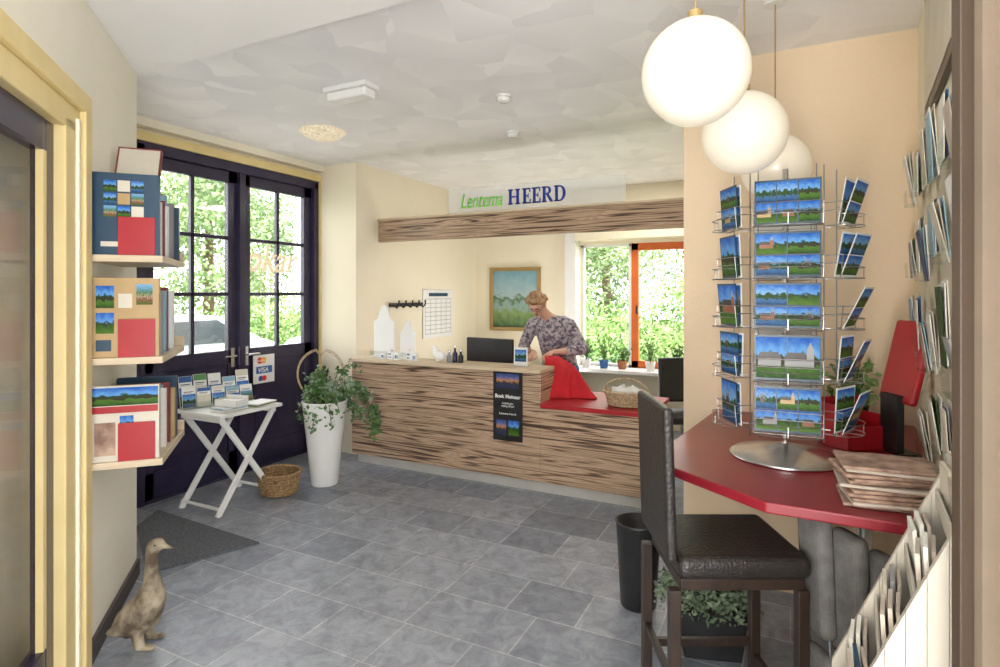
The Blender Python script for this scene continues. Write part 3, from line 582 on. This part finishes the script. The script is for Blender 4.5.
# ---------------------------------------------------------------- folding table & contents
ft=thing('folding_table','white wooden folding side table with crossed legs','table',(-3.86,3.06,0))
B().bb((-.26,-.28,.705),(.26,.28,.73),'white').bb((-.22,-.25,.665),(.22,-.225,.705),'white').bb((-.22,.225,.665),(.22,.25,.705),'white').done('top',parent=ft,bevel=.004)
for sx,xx in ((-1,-.2),(1,.2)):
    for s2 in (-1,1):
        x=xx+(.015 if s2>0 else -.015); p0=Vector((x,-.27*s2,.0)); p1=Vector((x,.23*s2,.70)); v=p1-p0
        B().box((p0+p1)/2,(.022,.042,v.length),'white',v.to_track_quat('Z','X').to_matrix().to_4x4()@Matrix.Rotation(math.pi/2,4,'Z')).done('leg',parent=ft,bevel=.003)
for y,z in ((-.25,.05),(.25,.05)): B().cyl((-.2,y,z),(.2,y,z),.012,'white').done('stretcher',parent=ft)
random.seed(5)
cols=['p1','p2','p4','offw','p3','p2','p1']
hold=thing('brochure_stand','clear tiered brochure stand on white folding table','brochure stand',(-4.0,3.06,.73),math.radians(70))
B().bb((-.26,.06,0),(.26,.065,.18),'acrylic').bb((-.26,-.08,0),(.26,.065,.005),'acrylic').bb((-.26,-.08,0),(.26,-.075,.05),'acrylic').done('tray',parent=hold)
def broch(x,off,zz,h,m,m2,grp):
    a=math.radians(70); wx=-4.0+math.cos(a)*x-math.sin(a)*off; wy=3.06+math.sin(a)*x+math.cos(a)*off
    t=thing('brochure','colourful upright tourist brochure on white folding table','brochure',(wx,wy,zz),group=grp,rot=(math.radians(-14),0,a+random.uniform(-.05,.05)))
    b=B().bb((-.047,-.004,0),(.047,.004,h),'white').pic(-.045,.003,.045,h*.62,-.0045,m).pic(-.045,h*.8,.045,h-.002,-.0045,m2)
    b.bb((-.035,-.0048,h*.66),(.02,-.0042,h*.68),'grey').bb((-.035,-.0048,h*.71),(.03,-.0042,h*.74),'dkblue'); b.done('cover',parent=t)
for i in range(5): broch(-.21+i*.105,.02,.737,random.uniform(.20,.25),cols[(i*3)%7],['blue','green','white','cyan','offw'][i],'back row of brochures')
for i in range(5): broch(-.21+i*.105,-.045,.737,random.uniform(.12,.17),cols[(i*2+1)%7],['white','blue','offw','cyan','white'][i],'front row of brochures')
for i in range(7):
    x,y=(-3.72,2.95) if i<4 else (-3.70,3.19)
    B().box((0,0,0),(.15,.21,.008),['offw','white','cyan','white','offw','p4','white'][i]).done('booklet',loc=(x+random.uniform(-.01,.01),y+random.uniform(-.01,.01),.7345+(i if i<4 else i-4)*.0088),rz=random.uniform(-.2,.2),label='printed booklet lying flat on white folding table',cat='booklet',group='booklets on folding table')
box_=thing('card_box','small open white cardboard box with cards on table','box',(-3.70,2.95,.767),.15)
B().bb((-.1,-.06,0),(.1,.06,.005),'white').bb((-.1,-.06,0),(-.096,.06,.05),'white').bb((.096,-.06,0),(.1,.06,.05),'white').bb((-.1,-.06,0),(.1,-.056,.05),'white').bb((-.1,.056,0),(.1,.06,.07),'white').bb((-.09,-.05,.005),(.09,.05,.04),'paper').done('tray',parent=box_)
pay=thing('payment_sign','white sign with bank card logos on door panel','sign',(-4.36,3.70,.77),math.pi/2)
B().bb((0,-.008,0),(.24,0,.26),'white').done('panel',parent=pay,bevel=.002)
B().cyl((.07,-.009,.21),(.07,-.011,.21),.03,'mcr',seg=24).cyl((.11,-.0092,.21),(.11,-.0115,.21),.03,'mco',seg=24).bb((.03,-.010,.09),(.21,-.0085,.155),'blue').cyl((.08,-.009,.045),(.08,-.011,.045),.025,'blue',seg=24).cyl((.12,-.0092,.045),(.12,-.0115,.045),.025,'mcr',seg=24).done('logo_print',parent=pay)
text('VISA',.06,'white_t',pay,(.045,-.0112,.102),bold=.001,shear=.2); text('MasterCard',.022,'white_t',pay,(.03,-.0125,.202))
B().prism([(-3.03,2.62),(-4.15,2.68),(-3.98,2.42),(-3.27,2.05)],0,.012,'mat').done('doormat',label='dark grey ribbed doormat before the double doors',cat='doormat')
# ---------------------------------------------------------------- wall shelves + books
def W(s,o): return (CX+s*math.cos(RW)-o*math.sin(RW), CY+s*math.sin(RW)+o*math.cos(RW))
SZ=(1.765,1.32,.87)
for i,z in enumerate(SZ):
    t=thing('wall_shelf','pale plywood shelf with upright side lip on cream wall','shelf',(CX,CY,z),RW,group='book shelves on angled wall')
    B().bb((.30,.001,-.03),(.89,.285,0),'ply').done('board',parent=t,bevel=.002)
    B().bb((.30,.001,-.03),(.315,.285,.05),'ply').done('end_lip',parent=t)
    q=W(.887,.185); 
    e=thing('red_bookend','flat red plastic book divider at end of shelf','bookend',(q[0],q[1],z+.001),RW,group='red bookends')
    B().bb((-.003,-.07,0),(.003,.07,.165),'redmid').bb((-.003,-.07,0),(-.001,.07,.001),'redmid').done('plate',parent=e,bevel=.002)
def book(s,z,o0,w,h,th,m,front=None,lab=None,grp=None,lean=0):
    q=W(s,o0); t=thing('book',lab or 'upright hardcover book with coloured spine on shelf','book',(q[0],q[1],z+.001),RW,group=grp)
    t.rotation_euler=(0,lean,RW)
    b=B(); b.bb((th/2-.002,0,0),(th/2,w,h),m).bb((-th/2,0,0),(-th/2+.002,w,h),m).bb((-th/2,w-.003,0),(th/2,w,h),m); b.done('cover',parent=t)
    B().bb((-th/2+.002,.003,.003),(th/2-.002,w-.004,h-.004),'paper').done('pages',parent=t)
    if front:
        x=th/2+.0008
        for (a,c,d,e,k) in front:
            b=B(); b.poly([(x,a*w,c*h),(x,d*w,c*h),(x,d*w,e*h),(x,a*w,e*h)],k); b.nonorm=True; b.done('cover_picture',parent=t); x+=.0003
    return t
grid=lambda x0,z0,x1,z1,nx,nz,ks:[(x0+(x1-x0)*i/nx+.01,z0+(z1-z0)*j/nz+.01,x0+(x1-x0)*(i+1)/nx-.01,z0+(z1-z0)*(j+1)/nz-.01,ks[(i+j*nx)%len(ks)]) for i in range(nx) for j in range(nz)]
random.seed(7)
covs=['offw','maroon','white','tan','green','cyan','dkblue','grey','redmid','paper']
for si,z in enumerate(SZ):
    g='books on shelf %s'%('one','two','three')[si]
    if si==0: book(.866,z,.01,.26,.355,.022,'dkblue',grid(.18,.45,.78,.92,3,3,['p4','p1','offw','p2','tan'])+[(.15,.10,.45,.16,'offw')],lab='large dark blue picture book with collage cover',grp=g)
    if si==1: book(.866,z,.01,.26,.345,.022,'tan',[(.08,.62,.34,.90,'p1'),(.40,.62,.60,.80,'offw'),(.66,.66,.90,.92,'p4'),(.08,.30,.34,.56,'p3'),(.08,.08,.30,.22,'dkblue')],lab='tan picture book with small village photographs on cover',grp=g)
    if si==2: book(.866,z,.01,.26,.325,.022,'offw',[(.02,.74,.98,.98,'p1'),(.02,.64,.98,.73,'redmid'),(.06,.08,.36,.52,'news'),(.42,.40,.62,.60,'p3')],lab='cream picture book with landscape photograph cover',grp=g)
    s=.845; k=0
    while s>.36:
        th=random.uniform(.012,.032); s-=th/2; w=random.uniform(.19,.262); h=random.uniform(.20,.31) if si else random.uniform(.24,.33)
        book(s-.001,z,.01,w,h,th,covs[(k*3+si*4)%10],grp=g); s-=th/2+.001; k+=1
t=book(.56,2.10,.02,.19,.24,.03,'maroon',[(.04,.04,.96,.96,'offw')],lab='pale hardback leaning on top of the books',grp='books on shelf one'); t.rotation_euler=(0.0,-.45,RW)
for z in (.53,.98,1.41,1.83):
    s=1.30+random.uniform(0,.1)
    for k in range(11):
        th=random.uniform(.015,.035); book(s+th/2,z,-.55,random.uniform(.15,.22),random.uniform(.18,.28),th,covs[(k*7+int(z*10))%10],lab='book standing on board behind the glazed door',grp='books behind the glazed door'); s+=th+.003
# goose
gx,gy=P(-1.63,2.64)
t=thing('goose_statue','weathered cream goose garden statue standing on floor','statue',(gx,gy,0),YAW+.1); t.scale=(.92,.95,1)
organic('body',[[(-.135,0,.055,.018,(1,.9,.7)),(-.10,0,.08,.045,(1,.9,.8)),(-.05,0,.110,.078,(1,.85,.95)),(.01,0,.15,.088,(1,.85,1.05)),(.04,0,.205,.072,(1,.9,1)),(.05,0,.27,.046),(.045,0,.34,.031),(.045,0,.40,.029),(.058,0,.445,.036),(.075,0,.452,.033)],
 [(.09,0,.448,.022,(1,.9,.8)),(.118,0,.440,.014,(1,1.1,.6)),(.145,0,.436,.009,(1,1.3,.6))],
 [(0,.05,.14,.05,(1.4,.5,.9)),(-.10,.055,.09,.03,(1.3,.5,.7))],[(0,-.05,.14,.05,(1.4,.5,.9)),(-.10,-.055,.09,.03,(1.3,.5,.7))],
 [(.0,.04,.07,.03),(.01,.045,.02,.024)],[(.0,-.04,.07,.03),(.01,-.045,.02,.024)],[(.01,.045,.012,.014,(1.3,1.6,.8)),(.07,.05,.010,.014,(1.2,1.8,.7))],[(.01,-.045,.012,.014,(1.3,1.6,.8)),(.07,-.05,.010,.014,(1.2,1.8,.7))]],'goose',.006,parent=t,smooth=3)
for s_ in (-1,1): B().sph((.075,s_*.031,.46),.005,'black',u=8,v=6).done('eye',parent=t)
# ---------------------------------------------------------------- ceiling fixtures
t=thing('emergency_light','white rectangular emergency light box on ceiling','ceiling light',(-2.48,2.85,H),0)
B().bb((-.17,-.07,-.03),(.17,.07,0),'white').done('housing',parent=t,bevel=.004); B().bb((-.155,-.055,-.085),(.155,.055,-.03),'whitegloss').done('diffuser',parent=t,bevel=.012)
t=thing('ceiling_lamp','round patterned pressed glass ceiling lamp','ceiling light',(-3.35,3.52,H))
B().lathe([(.17,0),(.18,-.012),(.16,-.02)],'fix',seg=32).done('rim',parent=t,smooth=True); B().lathe([(.16,-.015),(.15,-.04),(.10,-.065),(.04,-.075),(.001,-.078)],'fix',seg=16).done('shade',parent=t)
for x,y in ((-1.69,3.43),(-2.0,4.23)):
    t=thing('smoke_detector','small round white smoke detector on ceiling','smoke detector',(x,y,H),group='smoke detectors')
    B().lathe([(.055,0),(.055,-.012),(.045,-.016)],'white',seg=24).done('base',parent=t); B().lathe([(.045,-.012),(.048,-.03),(.03,-.045),(.001,-.046)],'whitegloss',seg=24).done('cap',parent=t,smooth=True)
for i,(x,y,z) in enumerate(((-.236,1.68,2.21),(-.147,2.24,2.17),(-.06,2.83,2.155))):
    top=(H if y>2.03 else H-.06)
    t=thing('pendant_lamp','opal white glass globe pendant hanging on a cord','pendant lamp',(x,y,z),group='row of globe pendants')
    B().sph((0,0,0),.145,'globe',u=48,v=32).done('shade',parent=t,smooth=True)
    B().cyl((0,0,.145),(0,0,top-z),.003,'gold',seg=8).done('cord',parent=t); B().cyl((0,0,.135),(0,0,.17),.02,'gold').done('cap',parent=t); B().cyl((0,0,top-z-.03),(0,0,top-z),.045,'white').done('ceiling_rose',parent=t)
# ---------------------------------------------------------------- red table
rt=thing('bar_table','dark red laminate high table fixed along the wall','table',(0,0,0))
B().prism([(-.50,2.30),(-.07,1.98),(.418,1.97),(.545,3.45),(-.37,3.45)],.915,.95,'red').done('table_top',parent=rt,bevel=.006)
B().cyl((.30,3.1,0),(.30,3.1,.915),.03,'chrome').cyl((.30,3.1,0),(.30,3.1,.015),.16,'chrome',seg=28).done('post',parent=rt); B().bb((-.3,3.41,.86),(.5,3.455,.915),'white').done('wall_bracket',parent=rt)
rx,ry=P(1.132,2.30); RZ=YAW-.42
rk=thing('postcard_rack','revolving chrome wire postcard rack on red table','postcard rack',(rx,ry,.95),RZ)
B().lathe([(.205,0),(.208,.008),(.20,.014),(.06,.045),(.03,.055),(.001,.056)],'chrome',seg=40).done('base',parent=rk,smooth=True)
B().cyl((0,0,.05),(0,0,1.14),.011,'chrome').done('pole',parent=rk)
chh=.168; rows=[.985,.79,.60,.405,.212]
SIDES=[(0,0,.155,.232),(math.radians(77),math.radians(66),.185,.155),(math.radians(-77),math.radians(-62),.19,.155),(math.pi,math.pi,.155,.232)]
for pa,fa,dist,cw in SIDES:
    ox,oy=math.sin(pa)*dist,-math.cos(pa)*dist; b=B()
    for sx in (-cw/2*.85,cw/2*.85): b.tube([(sx,.03,.09),(sx,.03,1.13)],.0022,'wire',5)
    for z in rows:
        for dz,yo in ((-.085,0),(-.085,-.03),(-.03,-.036),(.0,-.038)):
            b.tube([(-cw/2,.03,z+dz),(-cw/2,yo,z+dz),(cw/2,yo,z+dz),(cw/2,.03,z+dz)],.0017,'wire',5)
        for q in (-cw/2,cw/2): b.tube([(q,.03,z-.085),(q,-.03,z-.085),(q,-.038,z)],.0017,'wire',4)
        for dz in (-.085,-.045):
            b.tube([(cw/2*math.cos(k*math.pi/10),-.032-.050*math.sin(k*math.pi/10),z+dz) for k in range(11)],.0018,'wire',5)
        b.tube([(0,-.082,z-.045),(0,-.082,z-.085),(0,-.03,z-.085)],.0018,'wire',4)
        R_=Matrix.Rotation(-fa,3,'Z'); c=R_@Vector((-ox,-oy,0)); b.tube([(c.x,c.y,z-.085),(0,.03,z-.085)],.0022,'wire',4)
    b.done('wire_pocket',parent=rk,rz=fa,loc=(ox,oy,0))
random.seed(21)
def scene_print(b,x0,z0,x1,z1,y):
    w=x1-x0; h=z1-z0; r=random.random(); cx=x0+w*random.uniform(.3,.7); bz=z0+h*.3
    if r<.25:
        s=h*.30; b.poly([(cx-s*.4,y,bz),(cx+s*.4,y,bz),(cx+s*.22,y,bz+s*1.3),(cx-s*.22,y,bz+s*1.3)],'darkwood')
        cz=bz+s*1.25
        for a in (.6,.6+math.pi/2):
            dx,dz=math.cos(a),math.sin(a); L_=s*1.0; t=s*.05
            b.poly([(cx-dx*L_-dz*t,y-.0002,cz-dz*L_+dx*t),(cx-dx*L_+dz*t,y-.0002,cz-dz*L_-dx*t),(cx+dx*L_+dz*t,y-.0002,cz+dz*L_-dx*t),(cx+dx*L_-dz*t,y-.0002,cz+dz*L_+dx*t)],'grey')
    elif r<.65:
        s=h*.34; m=random.choice(['brick','tan','brick','grey']); b.poly([(cx-s*.9,y,bz),(cx+s*.6,y,bz),(cx+s*.6,y,bz+s*.55),(cx-s*.9,y,bz+s*.55)],m)
        b.poly([(cx-s*1.0,y,bz+s*.55),(cx+s*.7,y,bz+s*.55),(cx+s*.4,y,bz+s*1.0),(cx-s*.7,y,bz+s*1.0)],'darkwood')
        if r<.5: b.poly([(cx+s*.5,y-.0002,bz),(cx+s*.95,y-.0002,bz),(cx+s*.95,y-.0002,bz+s*1.2),(cx+s*.5,y-.0002,bz+s*1.2)],m); b.poly([(cx+s*.5,y-.0002,bz+s*1.2),(cx+s*.95,y-.0002,bz+s*1.2),(cx+s*.74,y-.0002,bz+s*1.75),(cx+s*.72,y-.0002,bz+s*1.75)],'grey')
FR=[(3,2),(2,2),(2,2),(2,1),(3,2)]
for si,(pa,fa,dist,cw) in enumerate(SIDES):
    a=fa+RZ
    for ri,z in enumerate(rows):
        nl=2 if si in (0,3) else (random.choice((1,2,3)) if si==1 else 2)
        for lay in range(nl):
            ln=-.04-lay*.02; yo=-.012+lay*.012
            if si==1: ln=.34-lay*.22+random.uniform(-.10,.10); yo=-.03+lay*.014
            if si==2: ln=.08-lay*.07+random.uniform(-.05,.05); yo=-.018+lay*.01
            lx,ly=math.sin(pa)*dist-math.sin(fa)*yo,-math.cos(pa)*dist+math.cos(fa)*yo
            wx=rx+lx*math.cos(RZ)-ly*math.sin(RZ); wy=ry+lx*math.sin(RZ)+ly*math.cos(RZ)
            t=thing('postcard','glossy picture postcard standing in wire rack pocket','postcard',(wx,wy,.95+z-.08),group='postcards in revolving rack',rot=(ln,0,a+random.uniform(-.05,.05)*(3 if si==1 else 1)))
            b=B(); b.bb((-cw/2+.004,-.001,0),(cw/2-.004,.001,chh),'white' if lay or si==1 else 'dkblue')
            if lay==0 or si in (1,2):
                nx,nz=FR[ri] if si==0 else random.choice(((1,2),(1,2),(1,1)))
                for i in range(nx):
                    for j in range(nz):
                        x0=-cw/2+.008+i*(cw-.016)/nx; z0=.006+j*(chh-.012)/nz; x1=x0+(cw-.016)/nx-.002; z1=z0+(chh-.012)/nz-.002
                        b.pic(x0+.002,z0+.002,x1,z1,-.0018,random.choice(PICS[:3])); scene_print(b,x0,z0,x1,z1,-.0022)
            b.done('card_face',parent=t)
random.seed(9); nx_,ny_=P(1.20,1.79)
for i in range(11):
    B().box((0,0,0),(.26,.19,.0108),'news' if i%4!=1 else 'news2').done('newspaper',loc=(nx_+random.uniform(-.016,.014),ny_+random.uniform(-.014,.016)+.015,.9567+i*.0115),rz=YAW-.30+random.uniform(-.16,.14),bevel=.004,label='folded newspaper in loose pile on red table',cat='newspaper',group='newspaper pile on red table')
tx=thing('document_box','red open front magazine box on red table','storage box',(*P(1.50,2.46),.95),YAW+.2)
B().bb((-.1,-.08,0),(.1,.08,.008),'redmid').bb((-.1,-.08,0),(-.094,.08,.18),'redmid').bb((.094,-.08,0),(.1,.08,.14),'redmid').bb((-.1,.074,0),(.1,.08,.2),'redmid').bb((-.1,-.08,0),(.1,-.074,.10),'redmid').done('tray',parent=tx,bevel=.002)
t=thing('red_display_folder','tilted red display panel on stand on table','display stand',(*P(1.655,2.36),.95),YAW)
B().box((.0,0,.37),(.032,.20,.34),'redmid',Matrix.Rotation(.24,4,'Y')).done('panel',parent=t,bevel=.013)
B().bb((-.075,-.05,.01),(-.045,.05,.24),'black').box((-.03,0,.005),(.08,.14,.01),'black').done('stand',parent=t)
B().bb((-.045,-.09,0),(.045,.09,.11),'black').done('cash_box',loc=(*P(1.58,2.70),.95),rz=.4,bevel=.006,label='small black box beside the red display',cat='box')
random.seed(31)
pot(*P(1.74,2.86),.95,.07,.10,'darkwood','leaf3',170,.025,.22,'small green potted plant on red table by wall',1.5)
st=thing('bar_stool','black leather bar chair with dark wooden legs','chair',(*P(.785,2.04),0),YAW)
B().box((.0,0,.718),(.43,.40,.075),'leather').done('seat',parent=st,bevel=.03)
B().bb((-.205,-.18,.645),(.195,.18,.682),'darkwood').done('seat_frame',parent=st,bevel=.004)
b=B(); b.box((-.237,0,.98),(.034,.36,.50),'leather',Matrix.Rotation(-.03,4,'Y')); b.done('backrest',parent=st,bevel=.014)
for x,y in ((-.225,-.175),(-.225,.175),(.185,-.175),(.185,.175)): B().box((x,y,.325),(.036,.036,.65),'darkwood').done('leg',parent=st,bevel=.003)
for (x0,y0,x1,y1,z) in ((-.225,-.175,.185,-.175,.27),(-.225,.175,.185,.175,.27),(.185,-.175,.185,.175,.22),(-.225,-.175,-.225,.175,.34)): B().bb((min(x0,x1)-.009,min(y0,y1)-.009,z-.014),(max(x0,x1)+.009,max(y0,y1)+.009,z+.014),'darkwood').done('stretcher',parent=st)
t=thing('waste_bin','tall round black waste bin on tiled floor','bin',(*P(.71,2.98),0))
B().lathe([(.085,0),(.09,.01),(.112,.42),(.117,.43),(.107,.43),(.08,.02),(.001,.02)],'black',seg=32).done('body',parent=t,smooth=True)
random.seed(33)
t=thing('potted_plant','bushy silver green plant in square black pot','potted plant',(*P(.95,2.66),0),.3)
B().prismy([(-.12,0),(.12,0),(.15,.20),(-.15,.20)],-.14,.14,'black').done('pot',parent=t,bevel=.006)
pts=[]
for i in range(2600):
    v=Vector((random.gauss(0,1),random.gauss(0,1),abs(random.gauss(0,1)))).normalized()*random.uniform(.5,1); pts.append((v.x*.24,v.y*.2,.18+v.z*.23))
b=B(); b.leaves(pts,.014,'leaf2'); b.nonorm=True; b.done('foliage',parent=t)['kind']='stuff'
for i,(l,d,tl,hh) in enumerate(((1.085,1.93,-.05,.87),(1.135,1.85,-.03,.84),(1.18,1.77,.0,.80))):
    t=thing('folded_chair','grey padded folding chair stored upright under table','folding chair',(*P(l,d),0),YAW+.15,group='folded chairs under table',rot=(0,tl,YAW+.15))
    B().box((0,0,hh-.20),(.058,.13,.40),'cushion').done('backrest',parent=t,bevel=.028)
    B().box((-.002,0,.24),(.058,.13,.36),'cushion').done('seat',parent=t,bevel=.028)
    for y in (-.05,.05): B().cyl((.0,y,.0),(.0,y,hh-.06),.006,'chrome').done('leg',parent=t)
def V(s,o): return (RX+s*math.cos(RR)+o*math.sin(RR), RY+s*math.sin(RR)-o*math.cos(RR))
random.seed(14); lc=['offw','paper','white','p1','paper','grey','offw','white','cyan','p2','paper','cyan','news2']; lc2=['offw','news2','grey','news2','offw','paper','grey','paper','news2','dkblue']
for zi,z in enumerate((2.12,1.82,1.50,1.20)):
    for j in range(6):
        s=.30+j*.27+zi*.03+random.uniform(-.03,.03); 
        if zi==3 and j<2: continue
        q=V(s,.028)
        t=thing('leaflet','paper leaflets in narrow holder on side wall','leaflet',(q[0],q[1],z-.14+random.uniform(-.05,.05)),group='leaflets on the side wall',rot=(random.uniform(.0,.10),0,RR))
        b=B(); hl=random.uniform(.15,.23)
        for k in range(3):
            b.box((random.uniform(-.01,.01),-.004-.007*k,hl/2+.01-.008*k),(.12,.003,hl),lc[(zi*3+j*2+k)%13],Matrix.Rotation(random.uniform(-.02,.09)*k,4,'X'))
        b.done('sheet',parent=t); B().bb((-.065,-.04,0),(.065,-.036,.06),'acrylic').bb((-.065,-.04,-.004),(.065,.0,0),'acrylic').done('holder',parent=t)
nb=thing('notice_board','brown framed notice board on cream side wall','notice board',(*V(1.0,.001),2.30),RR)
B().bb((-.42,-.02,0),(.42,0,.5),'bronze').bb((-.38,-.024,.04),(.38,-.02,.46),'offw').done('board',parent=nb,bevel=.003)
lr=thing('leaflet_rack','cream boarded sloping leaflet rack against side wall','leaflet rack',(RX,RY,0),RR)
pr=lambda o: 1.33 if o<.02 else max(.60,1.33-(o-.02)*2.3)
b=B(); w_=.034
for side in (2.10,1.78):
    for k in range(9):
        o0=.004+k*w_; o1=o0+w_-.001
        i=b.mi('panel'); a=[(side,-o0,0),(side,-o1,0),(side,-o1,pr(o1)),(side,-o0,pr(o0))]; c=[(x+.018,y,z) for x,y,z in a]
        va=[b.bm.verts.new(p) for p in a]; vc=[b.bm.verts.new(p) for p in c]
        b.bm.faces.new(va).material_index=i; b.bm.faces.new(vc[::-1]).material_index=i
        for q in range(4): b.bm.faces.new((va[q],va[(q+1)%4],vc[(q+1)%4],vc[q])).material_index=i
b.bb((2.100,-.308,0),(2.115,-.004,.58),'panel')
b.done('side_panel',parent=lr)
B().bb((1.798,-.31,0),(2.10,-.295,.58),'panel').bb((1.798,-.01,.0),(2.10,-.002,1.30),'panel').done('front_panel',parent=lr)
tiers=[(.065,1.10),(.125,.96),(.185,.82),(.245,.68)]
for o,z in tiers: B().bb((1.798,-o-.03,z-.01),(2.10,-o+.03,z),'panel').bb((1.798,-o-.033,z),(2.10,-o-.028,z+.04),'panel').done('tier',parent=lr)
random.seed(17)
for k,(o,z) in enumerate(tiers):
    for j in range(2):
        q=V(1.86+j*.14,o+.0)
        t=thing('leaflet','folded paper leaflet standing in cream rack','leaflet',(q[0],q[1],z+.001),group='leaflets in cream rack',rot=(random.uniform(-.02,.08),0,RR+random.uniform(-.1,.1)))
        B().bb((-.05,-.02,0),(.05,-.012,.11),lc2[(k*5+j*3)%10]).bb((-.048,-.006,0),(.048,.002,.125),lc2[(k+j*2+4)%10]).bb((-.05,.008,0),(.045,.015,.12),'news2').done('sheet',parent=t)
# ---------------------------------------------------------------- camera, light
cam=bpy.data.cameras.new('cam'); co=bpy.data.objects.new('camera',cam); C.objects.link(co); co.location=(0,0,1.6); co.rotation_euler=(math.pi/2,0,YAW)
cam.sensor_width=36; cam.lens=20.88; cam.shift_y=-.0405; cam.clip_start=.05; bpy.context.scene.camera=co
w=bpy.data.worlds.new('sky'); w.use_nodes=True; bpy.context.scene.world=w; bg=w.node_tree.nodes['Background']; bg.inputs['Color'].default_value=(.98,.985,1,1); bg.inputs['Strength'].default_value=4.9
sun=bpy.data.lights.new('sun','SUN'); sun.energy=8; sun.angle=.05; sun.color=(1,.95,.85); so=bpy.data.objects.new('sun',sun); C.objects.link(so); so.rotation_euler=Vector((-.45,.5,-1.1)).to_track_quat('-Z','Y').to_euler()
def area(loc,dirv,size,e,col,nm='added_bounce_fill'):
    a=bpy.data.lights.new('a','AREA'); a.energy=e; a.size=size; a.color=col; o=bpy.data.objects.new(nm,a); C.objects.link(o); o.location=loc; o.rotation_euler=Vector(dirv).to_track_quat('-Z','Y').to_euler()
area((-1.2,5.9,2.86),(0,0,-1),.5,18,(1,.94,.84),'added_top_fill')  # added fill over the office area, no fitting hangs here
area((-.5,-1.3,1.0),(-.34,.74,1.0),1.6,200,(1,.96,.90))  # added fill behind the camera, bounced off the ceiling to brighten the room
area((-2.6,6.2,.5),(0,-.3,1),.8,16,(1,.96,.90),'added_up_fill')  # unseen fill added behind the counter, brightens the back ceiling
bpy.context.scene.view_settings.view_transform='Standard'
bpy.context.scene.view_settings.exposure=.38
